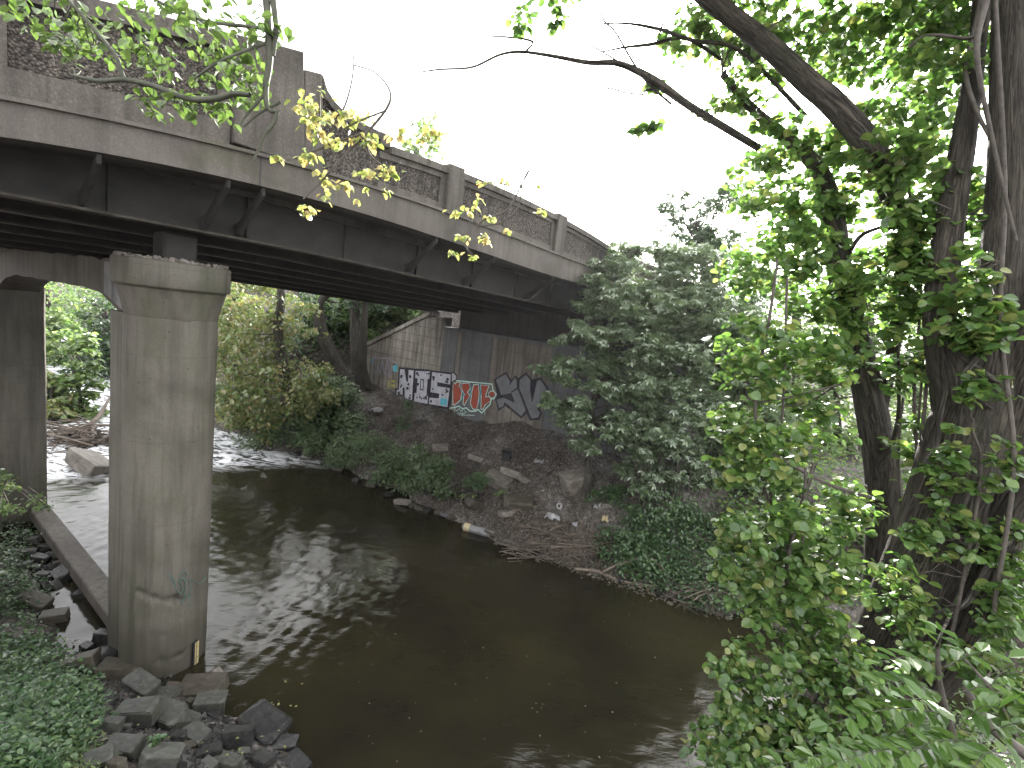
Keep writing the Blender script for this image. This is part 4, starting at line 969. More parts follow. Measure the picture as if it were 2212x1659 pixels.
bare = [[(1640, 320, 7, 20), (1500, 235, 7, 20), (1425, 182, 7, 24), (1380, 155, 7, 19), (1330, 136, 7, 15), (1270, 135, 7, 12), (1200, 122, 7, 10), (1130, 112, 7, 8), (1080, 118, 7, 7), (1020, 145, 7, 6), (950, 150, 7, 5), (900, 157, 7, 3)],
        [(1135, 112, 7, 7), (1150, 90, 7, 6), (1100, 80, 7, 5), (1035, 82, 7, 3), (970, 100, 7, 2)], [(1450, 225, 7, 8), (1400, 180, 7, 7), (1365, 130, 7, 6), (1330, 70, 7, 5), (1305, 45, 7, 5), (1296, 20, 7, 4), (1280, -10, 7, 3)],
        [(1420, 190, 7.1, 9), (1390, 200, 7, 5), (1392, 225, 7, 3)], [(1740, 250, 6.8, 12), (1600, 110, 7, 11), (1500, 88, 7, 10), (1420, 62, 7, 9), (1335, 50, 7, 5), (1230, 62, 7, 3), (1150, 90, 7, 2)],
        [(1560, 130, 7.2, 10), (1480, 82, 7.2, 11), (1410, 95, 7.2, 9), (1350, 102, 7.2, 6), (1300, 112, 7.2, 4)], [(1420, 90, 7.2, 7), (1440, 40, 7.2, 5), (1500, 20, 7.2, 4)],
        [(1392, 205, 7, 4), (1350, 200, 7, 4), (1310, 192, 7, 4), (1275, 235, 7, 4), (1245, 285, 7, 3.5), (1200, 330, 6.9, 3.5), (1145, 365, 6.8, 3), (1126, 400, 6.7, 3)],
        [(1815, 590, 6.5, 14), (1850, 520, 6.4, 13), (1890, 495, 6.3, 10), (1925, 490, 6.3, 7)], [(1900, 1000, 6.4, 14), (1930, 950, 6.3, 14), (1942, 880, 6.2, 10), (1940, 760, 6.2, 8)], [(1850, 800, 6.4, 6), (1780, 850, 6, 6), (1740, 870, 5.8, 5), (1690, 880, 5.7, 3)]]
for i, p_ in enumerate(bare): limb("branch", px_path(p_, .72), M['bark_dark'], t2, 7, rough=.2, seed=40 + i)
ells_t2 = [(1690, 300, 60, 60, 6.9, .6), (1650, 400, 70, 60, 6.9, .6), (1720, 480, 90, 70, 6.8, .6), (1660, 560, 90, 70, 6.6, .6), (1780, 600, 70, 80, 6.4, .6), (1860, 640, 60, 70, 6.3, .5), (1600, 60, 90, 60, 7.2, .6), (1700, 60, 80, 60, 7, .6), (1830, 110, 80, 80, 6.8, .6), (1880, 250, 60, 60, 6.6, .5), (1800, 330, 60, 60, 6.7, .5), (1480, 60, 60, 40, 7.3, .5), (1560, 210, 50, 40, 7.1, .4), (1395, 250, 20, 45, 7.1, .15), (1400, 195, 30, 18, 7.1, .2), (1170, 12, 70, 30, 6.5, .5), (1200, 50, 24, 20, 6.4, .2), (1920, 560, 50, 50, 6.2, .4), (1850, 420, 60, 50, 6.5, .4), (1640, 180, 40, 40, 7, .4), (1800, 760, 80, 60, 6.2, .5), (1940, 680, 50, 60, 6.1, .4), (1650, -150, 220, 90, 6.4, .8), (1350, -230, 200, 100, 6.6, .8), (1100, -330, 200, 100, 6.2, .8), (1500, -380, 260, 120, 5.6, .8)]
pos = clumps(ells_t2, 16000, r, 22, .18)
st_ = np.concatenate([spline(tr2, 50)[24:, :3], spline(tr3, 50)[10:, :3], spline(px_path(bare[0]), 16)[:6, :3]])
twigs("branch", st_, pos[r.integers(0, len(pos), 60)], .013, M['twig'], t2, r)
leaf_cloud("crown", pos, .1, M['leaf_vine'], t2, T_RD, r, .5, .6)

# ---------------------------------------------------- hanging vines in front of the trees
def vine(label, stems, ells, n, size, seed, nobj=150):
    r = np.random.default_rng(seed); t = empty("climbing_vine", at(*stems[0][-1][:3]), label, "vine", "vines hanging among the right hand trees")
    for i, s in enumerate(stems): limb("stem", px_path(s), M['twig'], t, 6, seed=seed + i, rough=.1)
    pos = clumps(ells, n, r, 14, .2)
    anchors = np.concatenate([spline(px_path(s), 14)[:, :3] for s in stems])
    twigs("branch", anchors, pos[r.integers(0, len(pos), max(8, n // 60))], .006, M['twig'], t, r)
    k = np.argsort(np.linalg.norm(pos - np.array([0, 0, H]), axis=1)); near, rest = pos[k[:nobj]], pos[k[nobj:]]
    leaf_objs("leaf", near, size, M['leaf_vine'], t, T_RD, r, .45, .55)
    leaf_cloud("foliage", rest, size, M['leaf_vine'], t, T_RD, r, .45, .55)
vine("bright round leafed vine hanging in a column nearest the maple", [[(1680, 560, 5.9, 5), (1660, 700, 5.9, 6), (1632, 860, 5.8, 7), (1650, 1050, 5.7, 7), (1700, 1180, 5.6, 8), (1740, 1300, 5.5, 9)], [(1700, 600, 5.9, 5), (1690, 900, 5.8, 5), (1665, 1100, 5.7, 6), (1690, 1350, 5.4, 7)], [(1640, 870, 5.8, 5), (1740, 850, 5.8, 5), (1850, 820, 6, 4)]],
     [(1625, 720, 60, 45, 5.9, .3), (1590, 760, 36, 24, 5.8, .25), (1630, 810, 60, 55, 5.8, .35), (1575, 900, 30, 40, 5.7, .2), (1610, 930, 60, 60, 5.7, .35), (1650, 1010, 70, 70, 5.6, .4), (1560, 1010, 30, 30, 5.5, .2), (1700, 760, 60, 60, 6, .4), (1720, 920, 60, 80, 5.9, .4)], 1900, .105, 61, 220)
vine("bright vine mass trailing over the water halfway down the big trunk", [[(1760, 1000, 5.5, 8), (1720, 1130, 5.4, 9), (1700, 1250, 5.3, 10), (1725, 1390, 5.2, 10), (1790, 1500, 5.1, 11)], [(1900, 1080, 5.6, 8), (1800, 1050, 5.5, 8), (1700, 1000, 5.5, 6), (1640, 960, 5.5, 4)], [(1740, 1010, 5.4, 6), (1735, 1200, 5.3, 6), (1760, 1420, 5.2, 8)]],
     [(1570, 1110, 40, 26, 5.3, .2), (1610, 1150, 60, 50, 5.3, .3), (1720, 1140, 90, 70, 5.4, .4), (1590, 1230, 45, 35, 5.2, .2), (1680, 1240, 90, 60, 5.3, .4), (1800, 1220, 60, 80, 5.3, .3), (1630, 1310, 50, 40, 5.1, .3), (1740, 1330, 90, 60, 5.2, .4), (1840, 1090, 60, 60, 5.6, .3)], 2300, .1, 62, 240)
vine("low vine mass spilling from the bank over the dark water at the lower right", [[(1830, 1500, 4.7, 9), (1740, 1450, 4.7, 8), (1640, 1460, 4.6, 6), (1560, 1480, 4.6, 4)], [(1800, 1560, 4.6, 8), (1720, 1580, 4.5, 7), (1600, 1600, 4.4, 5), (1520, 1640, 4.3, 4)]],
     [(1560, 1450, 36, 26, 4.6, .2), (1640, 1430, 70, 40, 4.7, .3), (1740, 1430, 80, 50, 4.8, .3), (1590, 1520, 60, 40, 4.5, .3), (1690, 1520, 90, 50, 4.6, .35), (1560, 1610, 70, 36, 4.3, .3), (1680, 1610, 110, 50, 4.3, .4), (1820, 1400, 60, 40, 4.9, .3)], 2500, .08, 63, 240)
vine("vine sprays climbing the face of the split trunk", [[(2020, 1500, 4.9, 9), (2060, 1350, 4.9, 9), (2100, 1150, 4.95, 8), (2120, 1000, 5, 7), (2100, 930, 5, 5)], [(2130, 1500, 4.8, 10), (2150, 1300, 4.7, 10), (2190, 1000, 4.8, 10), (2160, 700, 5.0, 10), (2170, 400, 5.1, 9), (2150, 0, 5.1, 8)], [(2130, 0, 5.1, 12), (2110, 120, 5.0, 10), (2150, 330, 5.0, 8), (2195, 520, 4.9, 7)]],
     [(2070, 1080, 40, 60, 5, .2), (2090, 1160, 50, 50, 4.95, .2), (2040, 1020, 30, 40, 5.1, .15), (1950, 1320, 70, 50, 4.9, .2), (2160, 1000, 36, 60, 4.9, .2), (2185, 1330, 40, 90, 4.6, .3), (2120, 1450, 60, 50, 4.6, .3), (2110, 620, 40, 50, 5.1, .2), (2010, 1160, 50, 50, 5.0, .15), (2130, 830, 40, 50, 5.0, .15), (1930, 1230, 40, 50, 5.1, .2), (2190, 1180, 30, 70, 4.8, .2), (2070, 960, 34, 40, 5.05, .12)], 1800, .09, 64, 180)
vine("leafy tangle covering the foot of the split trunk", [[(2080, 1640, 4.2, 10), (1960, 1560, 4.3, 8), (1860, 1480, 4.5, 7), (1800, 1420, 4.6, 5)], [(2200, 1600, 4.0, 10), (2150, 1500, 4.2, 8), (2080, 1420, 4.4, 6)], [(1900, 1690, 3.9, 10), (1800, 1620, 4.1, 8), (1700, 1590, 4.2, 6)]],
     [(1840, 1480, 80, 50, 4.5, .3), (1900, 1580, 110, 60, 4.2, .3), (1760, 1600, 90, 50, 4.2, .3), (2180, 1530, 60, 70, 4.2, .3), (2060, 1620, 90, 40, 3.9, .3), (1620, 1640, 110, 30, 4.0, .3), (2190, 1400, 40, 60, 4.4, .3), (1980, 1420, 60, 40, 4.6, .2)], 2000, .078, 66, 200)
vine("leafy vine filling the gap between the two big trunks", [[(1990, 1240, 5.9, 8), (1985, 1050, 5.9, 7), (1975, 850, 6, 6), (1990, 640, 6.1, 5)], [(1960, 1200, 6, 7), (1940, 1000, 6.1, 6), (1960, 780, 6.2, 5)]],
     [(1980, 620, 50, 70, 6.1, .3), (1960, 800, 40, 60, 6.1, .3), (1985, 960, 40, 70, 5.9, .3), (2140, 700, 50, 60, 5, .2), (2110, 420, 60, 60, 5.8, .3), (2020, 420, 50, 60, 6, .3), (1990, 1130, 40, 60, 5.8, .2)], 900, .105, 67, 120)
vine("thin vine ropes looping under the leaning limb", [[(2120, -10, 5.7, 9), (2100, 90, 5.7, 8), (2085, 150, 5.7, 8), (2110, 240, 5.6, 8), (2160, 330, 5.5, 7), (2215, 380, 5.4, 7)], [(2140, 0, 5.6, 7), (2130, 60, 5.6, 7), (2090, 82, 5.7, 6), (2030, 76, 5.7, 6), (1990, 80, 5.8, 5), (1960, 105, 5.8, 4)], [(1960, 400, 6, 5), (2000, 600, 6, 5), (1985, 900, 5.9, 5), (1960, 1150, 5.8, 6)], [(2010, 600, 5.9, 6), (2000, 850, 5.8, 7), (1975, 1060, 5.7, 8), (1955, 1180, 5.6, 8)]],
     [(1990, 480, 50, 60, 6, .3), (1960, 780, 50, 60, 6, .3), (2030, 150, 40, 50, 5.9, .3)], 420, .1, 65, 100)

# ---------------------------------------------------- sapling with long compound leaves, lower right corner
r = np.random.default_rng(71)
sp = empty("sapling", gpt(2080, 1659, y0=2.2), "sapling with long feathered leaves in the lower right corner, in front of the big trunk", "sapling")
limb("stem", px_path([(2100, 1760, 2.7, 26), (2060, 1600, 2.75, 18), (2030, 1480, 2.8, 13), (2025, 1400, 2.8, 8)]), M['twig'], sp, 8)
limb("stem", px_path([(2230, 1640, 2.6, 26), (2140, 1570, 2.6, 22), (2080, 1480, 2.7, 14)]), M['twig'], sp, 8)
rach = [((2040, 1540), (1790, 1555), 2.7), ((2040, 1500), (1850, 1480), 2.8), ((2030, 1450), (1900, 1420), 2.9), ((2028, 1410), (2030, 1350), 2.8), ((2040, 1440), (2180, 1410), 2.75), ((2060, 1500), (2230, 1490), 2.6), ((2100, 1600), (1920, 1640), 2.5), ((2060, 1620), (1760, 1650), 2.6), ((2140, 1580), (2260, 1580), 2.45), ((2150, 1620), (2080, 1690), 2.4), ((1990, 1620), (1620, 1660), 2.75), ((2090, 1530), (2200, 1640), 2.5), ((2040, 1560), (1960, 1500), 2.6), ((2070, 1570), (2160, 1520), 2.5)]
lp, la = [], []
ac = Acc()
for (a_, b2, y) in rach:
    p0 = at(*a_, y); p1 = at(*b2, y - .12 + r.normal(0, .08)); m_ = (p0 + p1) / 2 + np.array([0, 0, .05])
    pth = spline([p0, m_, p1 - np.array([0, 0, .03])], 12); ac.tube(pth, np.linspace(.004, .0015, 12), 5)
    d = (p1 - p0) / np.linalg.norm(p1 - p0); sd_ = np.cross(d, [0, 0, 1]); sd_ /= np.linalg.norm(sd_)
    L = np.linalg.norm(p1 - p0); k = max(4, int(L / .072))
    for j in range(k):
        f = .2 + .75 * j / k; q = pth[int(f * 11)]
        for s in (-1, 1): lp.append(q); la.append(d * .55 + s * sd_)
    lp.append(pth[-1]); la.append(d)
ac.obj("leaf_stalk", M['twig_green'], sp)
la = np.array(la); la /= np.linalg.norm(la, axis=1)[:, None]
_save = leaf_frames
def leaf_frames(n, r, droop=0.4, tilt=0.5, axis=None):
    if axis is None: return _save(n, r, droop, tilt)
    ax = np.asarray(axis) + r.normal(0, .15, (n, 3)); ax[:, 2] -= droop; ax /= np.linalg.norm(ax, axis=1)[:, None]
    up = np.stack([r.normal(0, tilt, n), r.normal(0, tilt, n), np.ones(n)], -1)
    nz = up - (up * ax).sum(1)[:, None] * ax; nz /= np.linalg.norm(nz, axis=1)[:, None] + 1e-9
    return ax, np.cross(nz, ax), nz
leaf_objs("leaflet", np.array(lp), .112, M['leaf_big'], sp, _tpl_ovate(.28, .05, -.1), r, .05, .22, axis=la)

# ---------------------------------------------------- branches hanging in from above, left
def spray(name, label, paths, ells, n, size, mat, seed, bark, tpl=T_OV, nobj=300, ntw=24, trx=.004):
    r = np.random.default_rng(seed); p0 = px_path(paths[0])
    t = empty(name, p0[0][:3], label, "branch", None)
    for i, s in enumerate(paths): limb("branch", px_path(s), M[bark], t, 8, seed=seed + i, rough=.16)
    pos = clumps(ells, n, r, 9, .25, .1)
    anch = np.concatenate([spline(px_path(s), 20)[:, :3] for s in paths])
    twigs("twig", anch, pos[r.integers(0, len(pos), ntw)], trx, M[bark], t, r, sag=-.05)
    k = np.argsort(np.linalg.norm(pos - np.array([0, 0, H]), axis=1))
    leaf_objs("leaf", pos[k[:nobj]], size, M[mat], t, tpl, r, .7, .5)
    if n > nobj + 5: leaf_cloud("foliage", pos[k[nobj:]], size, M[mat], t, tpl, r, .7, .5)
    return t
spray("overhanging_branch", "mossy branch with light green leaves hanging in front of the tall parapet", [[(572, -40, 3.2, 16), (580, 60, 3.2, 15), (582, 130, 3.2, 14), (574, 190, 3.2, 12), (580, 235, 3.2, 9), (602, 242, 3.2, 7)], [(600, 240, 3.2, 8), (590, 268, 3.2, 8), (572, 292, 3.2, 7), (562, 315, 3.2, 6), (546, 350, 3.2, 4)], [(540, 205, 3.1, 10), (505, 202, 3.1, 12), (470, 212, 3.1, 13), (420, 215, 3.1, 13), (380, 205, 3.1, 12), (330, 185, 3.1, 12), (268, 172, 3.1, 11), (215, 175, 3.1, 9), (160, 163, 3.1, 6)],
       [(268, 172, 3.1, 9), (258, 145, 3.1, 9), (248, 118, 3.1, 8), (200, 60, 3.1, 7), (130, -20, 3.1, 6)], [(575, 200, 3.2, 7), (540, 240, 3.2, 6), (520, 270, 3.2, 4)], [(590, 0, 3.2, 12), (596, 60, 3.2, 10), (590, 120, 3.2, 8)], [(582, 90, 3.2, 7), (480, 130, 3.1, 6), (420, 170, 3.1, 4)], [(605, 220, 3.2, 7), (560, 245, 3.2, 5), (525, 275, 3.2, 3)], [(300, -20, 3.3, 6), (420, 40, 3.3, 6), (560, 60, 3.2, 7)]],
      [(480, 170, 70, 60, 3.2, .22), (400, 190, 60, 40, 3.2, .2), (440, 225, 60, 20, 3.15, .15), (350, 240, 34, 24, 3.2, .12), (500, 110, 60, 50, 3.2, .25), (540, 200, 30, 40, 3.2, .15), (330, 100, 60, 40, 3.2, .2), (440, 40, 110, 34, 3.3, .25), (230, 40, 110, 40, 3.3, .25), (80, 50, 100, 40, 3.3, .25), (570, 50, 40, 60, 3.2, .15), (380, 10, 80, 20, 3.3, .2), (120, 100, 60, 16, 3.3, .2), (180, 90, 60, 24, 3.3, .2)], 800, .062, 'leaf_over', 81, 'twig_green', ntw=60)
spray("overhanging_branch", "drooping twig with yellowing leaves hanging before the stepped pylon", [[(770, -30, 3.6, 2), (757, 60, 3.6, 2), (764, 140, 3.6, 3), (748, 220, 3.6, 4), (715, 285, 3.6, 5), (700, 330, 3.6, 3)], [(764, 140, 3.6, 3), (815, 160, 3.65, 3), (844, 214, 3.6, 5), (795, 285, 3.6, 6), (750, 330, 3.6, 5), (700, 385, 3.55, 4), (655, 430, 3.5, 3)], [(795, 285, 3.6, 5), (720, 310, 3.6, 4), (650, 340, 3.6, 3)], [(785, 290, 3.6, 4), (800, 335, 3.6, 4), (830, 360, 3.6, 3)], [(690, 200, 3.6, 3), (690, 250, 3.6, 4), (680, 290, 3.6, 3)], [(830, 240, 3.6, 4), (780, 260, 3.6, 4), (740, 280, 3.6, 3)]],
      [(675, 215, 28, 40, 3.6, .12), (660, 265, 30, 30, 3.6, .12), (720, 265, 40, 30, 3.6, .12), (790, 260, 50, 24, 3.65, .14), (730, 310, 50, 24, 3.6, .12), (610, 350, 22, 16, 3.5, .08), (660, 340, 40, 20, 3.55, .1), (690, 385, 34, 20, 3.55, .1), (660, 445, 24, 24, 3.5, .07), (770, 390, 40, 24, 3.6, .1), (830, 360, 36, 22, 3.6, .1), (880, 290, 40, 26, 3.7, .14), (940, 290, 30, 20, 3.75, .12), (810, 300, 40, 20, 3.6, .1), (710, 420, 20, 14, 3.5, .06), (765, 435, 10, 14, 3.55, .05), (830, 410, 14, 16, 3.6, .05)], 420, .056, 'leaf_yellow', 82, 'twig', ntw=44, trx=.003)
spray("overhanging_branch", "small twig with a few yellow leaves dangling before the middle of the low parapet", [[(1145, 365, 4.0, 3), (1126, 400, 4.0, 4), (1112, 428, 4, 4), (1091, 457, 4, 4), (1041, 478, 4, 3), (1003, 527, 3.95, 2.5)], [(1128, 400, 4, 3), (1118, 450, 4, 3.5), (1085, 480, 4, 3), (1030, 490, 4, 2.5)], [(1126, 400, 4, 3), (1090, 398, 4, 3), (1060, 392, 4, 2.5)]],
      [(1085, 400, 34, 14, 4, .08), (985, 445, 30, 14, 4, .08), (1035, 440, 30, 14, 4, .08), (1050, 465, 24, 12, 4, .06), (1165, 465, 16, 12, 4.05, .06), (1095, 495, 14, 14, 4, .05), (1000, 515, 24, 14, 4, .06), (1050, 515, 24, 14, 4, .06), (965, 540, 18, 14, 3.95, .05), (1010, 555, 16, 14, 3.95, .05), (1160, 410, 6, 12, 4.1, .04)], 125, .055, 'leaf_yellow', 83, 'twig', ntw=22, trx=.003)

# ---------------------------------------------------- shrubs on the far bank
def shrub(label, ells, n, size, mat, seed, tpl=T_OV, cat="shrub", name="shrub", droop=.5, tilt=.5):
    r = np.random.default_rng(seed); e = ells[0]
    b_ = gpt(e[0], e[1] + e[3]); t = empty(name, b_, label, cat)
    pos = clumps(ells, n, r, 16, .2); g = height(pos[:, 0], pos[:, 1]); pos[:, 2] = np.maximum(pos[:, 2], np.maximum(g, 0) + .04)
    ac = Acc(); 
    for k in range(14):
        q = pos[r.integers(0, n)]; s = b_ + r.normal(0, .12, 3) * [1, 1, 0]; ac.tube(spline([s, (s + q) / 2 + [0, 0, .12], q], 7), np.linspace(.012, .004, 7), 5)
    ac.obj("stem", M['twig'], t)
    leaf_cloud("foliage", pos, size, M[mat], t, tpl, r, droop, tilt); return t
shrub("wide grey green shrub arching over the shore below the wing wall", [(800, 965, 60, 32, 16, .6), (750, 985, 50, 24, 16.3, .5), (850, 990, 40, 26, 15.5, .5), (720, 1000, 30, 12, 16.6, .3)], 3600, .105, 'leaf_shrub', 91, T_LN)
shrub("rounded shrub hanging over the waterline left of the weeds", [(930, 1030, 46, 36, 14.5, .5), (890, 1040, 40, 30, 14.8, .4), (950, 1000, 30, 20, 14.6, .3), (960, 1060, 26, 18, 14.1, .25)], 3000, .09, 'leaf_shrub', 92)
shrub("dense shrub at the water around the foot of the ivy clad tree", [(560, 940, 60, 34, 17.6, .7), (680, 950, 40, 26, 17.2, .6), (500, 880, 40, 40, 18.5, .7), (690, 905, 60, 30, 18, .7), (720, 850, 60, 40, 18.6, .7), (620, 900, 60, 40, 17.6, .7)], 5600, .12, 'leaf_shrub', 93)
shrub("bright round bush at the water behind the right side of the near column", [(478, 860, 24, 36, 18.9, .5)], 900, .11, 'leaf_ivy', 94)
shrub("pale leafed shrub filling the shore between the wide grey green shrub and the rounded one", [(870, 1000, 50, 36, 15.4, .5), (830, 1030, 40, 20, 15.3, .4), (905, 985, 36, 26, 15, .4)], 2400, .1, 'leaf_shrub', 191, T_OV)
shrub("low green growth along the shore below the leaning trunk", [(650, 940, 50, 26, 17.5, .5), (700, 955, 50, 26, 17.2, .5), (745, 945, 40, 24, 17, .5), (770, 910, 40, 20, 17.6, .5)], 2600, .11, 'leaf_shrub', 192, T_OV)
shrub("spiky green weed tuft on the bare bank", [(1030, 1042, 24, 20, 13.8, .25)], 500, .12, 'leaf_ivy', 95, T_LN, "weed", "weed", -.4, .6)
shrub("slim upright young tree in front of the white lettering", [(876, 890, 12, 36, 18, .2), (872, 930, 14, 16, 17.8, .2)], 500, .12, 'leaf_ivy', 96, T_LN)
shrub("green bush under the leaning dark tree", [(700, 850, 60, 40, 19, .7), (650, 870, 40, 34, 18.3, .5), (730, 900, 50, 20, 18, .5)], 2600, .13, 'leaf_ivy', 97)
shrub("low leafy bush beneath the thin maple trunk", [(1285, 1075, 26, 16, 12.9, .3), (1330, 1070, 30, 20, 12.8, .3)], 700, .08, 'leaf_ivy', 98)
shrub("small yellow green weed on the bank by the pale flat rocks", [(1080, 1062, 16, 6, 13.4, .12), (1010, 1070, 14, 6, 13.6, .1)], 160, .07, 'leaf_far', 99, T_OV, "weed", "weed")
shrub("leafy branch dipping to the water at the dark end of the far bank", [(1455, 1275, 22, 22, 10.9, .2), (1520, 1300, 40, 16, 10.5, .25)], 420, .08, 'leaf_ivy', 100)

# ---------------------------------------------------- near bank greenery, left
def cover(name, label, poly, n, lift, size, mat, seed, tpl=T_OV, droop=.3, tilt=.45):
    r = np.random.default_rng(seed); P_ = np.array(poly, float); pos = []
    lo, hi = P_.min(0), P_.max(0)
    gx, gy = np.meshgrid(np.arange(lo[0] - 10, hi[0] + 12, 12), np.arange(lo[1] - 10, hi[1] + 12, 12))
    while len(pos) < n:
        q = r.uniform(lo, hi); c = False; j = len(P_) - 1
        for i in range(len(P_)):
            if (P_[i, 1] > q[1]) != (P_[j, 1] > q[1]) and q[0] < (P_[j, 0] - P_[i, 0]) * (q[1] - P_[i, 1]) / (P_[j, 1] - P_[i, 1]) + P_[i, 0]: c = not c
            j = i
        if not c: continue
        g = gpt(*q, y0=2.0, y1=40)
        m = int(r.integers(5, 12)); l_ = abs(r.normal(0, lift)) + .02
        for _ in range(m):
            o_ = g + r.normal(0, size * 1.6, 3) * [1, 1, .6]; o_[2] = max(float(height(o_[0], o_[1])), 0) + l_ + abs(r.normal(0, size * .6)); pos.append(o_)
    o = leaf_cloud(name, np.array(pos[:n]), size, M[mat], None, tpl, r, droop, tilt)
    P(o, label, None, None, 'stuff'); return o
cover("ivy", "dense green ivy spreading down the near bank at the lower left", [(-40, 1370), (60, 1365), (120, 1400), (170, 1450), (215, 1500), (225, 1560), (200, 1600), (120, 1640), (100, 1700), (-60, 1700)], 6500, .09, .062, 'leaf_ivy', 111)
cover("undergrowth", "dark undergrowth on the shaded near bank beside the second column", [(-40, 1120), (40, 1130), (80, 1170), (60, 1210), (100, 1290), (60, 1330), (-40, 1350)], 2600, .12, .06, 'leaf_dark', 112)
cover("weeds", "loose weeds growing between the stones of the near bank", [(40, 1330), (110, 1350), (90, 1380), (200, 1480), (160, 1500), (40, 1390)], 500, .06, .045, 'leaf_ivy', 113)
cover("grass", "tufts of grass and weeds among the lowest stones at the lower edge", [(150, 1600), (210, 1610), (240, 1659), (140, 1690)], 420, .05, .045, 'leaf_far', 114, T_LN)
shrub("small yellow green shrub at the left edge before the second column", [(10, 1015, 26, 26, 8.2, .3), (60, 1085, 34, 20, 8, .3), (0, 1070, 40, 40, 8.2, .3)], 420, .075, 'leaf_far', 115)
shrub("shrub with a few leaves growing out of the boulders below the near column", [(345, 1610, 20, 30, 4.55, .12)], 60, .06, 'leaf_ivy', 116)
cover("fallen_leaves", "dead leaves scattered over the bare bank under the bridge", [(760, 800), (850, 860), (1000, 910), (1200, 930), (1320, 1000), (1330, 1130), (1240, 1180), (1000, 1110), (900, 960), (760, 920)], 3600, .0, .06, 'leaf_litter', 117, T_Q, 0, .35)
cover("litter_leaves", "dead leaves and twigs washed up along the shore below the maple", [(1000, 1120), (1120, 1180), (1320, 1260), (1560, 1310), (1560, 1270), (1300, 1150), (1100, 1100)], 2200, .0, .06, 'leaf_litter', 118, T_Q, 0, .4)
cover("ground_cover", "ivy and weeds creeping over the shore below the maple", [(1300, 1140), (1400, 1160), (1480, 1240), (1400, 1260), (1280, 1200)], 1500, .08, .07, 'leaf_ivy', 119)
cover("creeping_ivy", "dark ivy mat running down to the water at the shady end of the far bank", [(1340, 1140), (1480, 1120), (1640, 1150), (1680, 1320), (1560, 1330), (1440, 1290), (1340, 1240)], 6000, .14, .075, 'leaf_ivy', 123)
cover("woodland_floor", "green undergrowth covering the far bank behind the right hand trees", [(1560, 1000), (1650, 890), (2260, 900), (2260, 1330), (1700, 1300), (1560, 1250)], 9000, .3, .12, 'leaf_vine', 120)
cover("slope_plants", "green plants covering the slope left of the wing wall", [(640, 790), (700, 740), (790, 740), (940, 660), (930, 600), (640, 600)], 5200, .45, .17, 'leaf_ivy', 121)
cover("near_bank_plants", "green plants covering the near bank at the foot of the split tree", [(1500, 1640), (1700, 1560), (2000, 1480), (2260, 1400), (2260, 1720), (1480, 1720)], 3500, .16, .07, 'leaf_vine', 122)

# ---------------------------------------------------- stones
def rock_mesh(seed, flat=.75):
    r = np.random.default_rng(seed); bm = bmesh.new()
    nrm = r.normal(size=(13, 3)); nrm /= np.linalg.norm(nrm, axis=1)[:, None]
    pts = []
    q = np.linalg.qr(r.normal(size=(3, 3)))[0]
    for sx in (-1, 1):
        for sy in (-1, 1):
            for sz_ in (-1, 1):
                for _ in range(3): pts.append(np.array([sx, sy, sz_]) * r.uniform(.55, 1.0, 3) * [1, .8, flat])
    for p_ in pts: bm.verts.new(p_)
    res = bmesh.ops.convex_hull(bm, input=bm.verts)
    bmesh.ops.delete(bm, geom=[e for e in res['geom_interior'] if isinstance(e, bmesh.types.BMVert)], context='VERTS')
    bmesh.ops.dissolve_limit(bm, angle_limit=.3, verts=bm.verts, edges=bm.edges)
    bmesh.ops.bevel(bm, geom=list(bm.edges), offset=.07, segments=2, affect='EDGES', clamp_overlap=True)
    bmesh.ops.triangulate(bm, faces=bm.faces)
    bmesh.ops.subdivide_edges(bm, edges=[e for e in bm.edges if e.calc_length() > .35], cuts=1)
    bmesh.ops.triangulate(bm, faces=bm.faces)
    for v_ in bm.verts:
        n_ = mnoise.noise(v_.co * 2.3 + Vector((seed, 0, 0))); v_.co *= 1 + .05 * n_
    bmesh.ops.recalc_face_normals(bm, faces=bm.faces)
    me = bpy.data.meshes.new("stone"); bm.to_mesh(me); bm.free(); return me
_rocks = {}
def stone(u, v, w_, h_, label, mat='rock', seed=0, group=None, sink=.25, name="boulder", cat="boulder", yaw=None, flat=None, y0=2.5):
    r = np.random.default_rng(1000 + seed + int(u) * 7 + int(v)); k = (seed % 12, mat)
    if k not in _rocks: _rocks[k] = rock_mesh(seed % 12 + 3); _rocks[k].materials.append(M[mat])
    g = gpt(u, v + h_ * .35, y0=y0); d = math.dist(g, (0, 0, H)); sx = w_ / 2 * g[1] / FPX * 1.2; szv = h_ / 2 * g[1] / FPX
    o = bpy.data.objects.new(name, _rocks[k]); COL.objects.link(o)
    hh_ = flat if flat else max(szv * .95, sx * .4)
    o.scale = (sx, max(sx * .75, szv * .8), hh_); o.location = (g[0], g[1] + sx * .2, g[2] + hh_ * (1 - 2 * sink))
    o.rotation_euler = (r.normal(0, .18), r.normal(0, .18), yaw if yaw is not None else r.uniform(-.6, .6))
    P(o, label, cat, group); return o
stone(291, 1535, 84, 88, "big square grey boulder, the tallest in the heap below the near column", seed=1, yaw=.1)
stone(359, 1543, 80, 76, "grey tilted boulder touching the right side of the tall square one", seed=2)
stone(252, 1447, 80, 54, "brownish block leaning on the foot of the near column", 'rock_brown', 3)
stone(300, 1477, 70, 42, "grey wedge shaped stone between the brownish block and the square boulder", seed=4)
stone(425, 1492, 100, 40, "brown flat topped boulder directly under the staff gauge", 'rock_brown', 5)
stone(449, 1515, 62, 66, "upright slab like stone below the staff gauge", seed=6)
stone(564, 1549, 118, 96, "large wet slab reaching out furthest into the water", 'rock_wet', 7, yaw=-.5, flat=.14)
stone(407, 1549, 42, 34, "small stone wedged between the tilted boulder and the upright slab", seed=8)
stone(357, 1498, 48, 26, "small flat stone above the tilted boulder", seed=9)
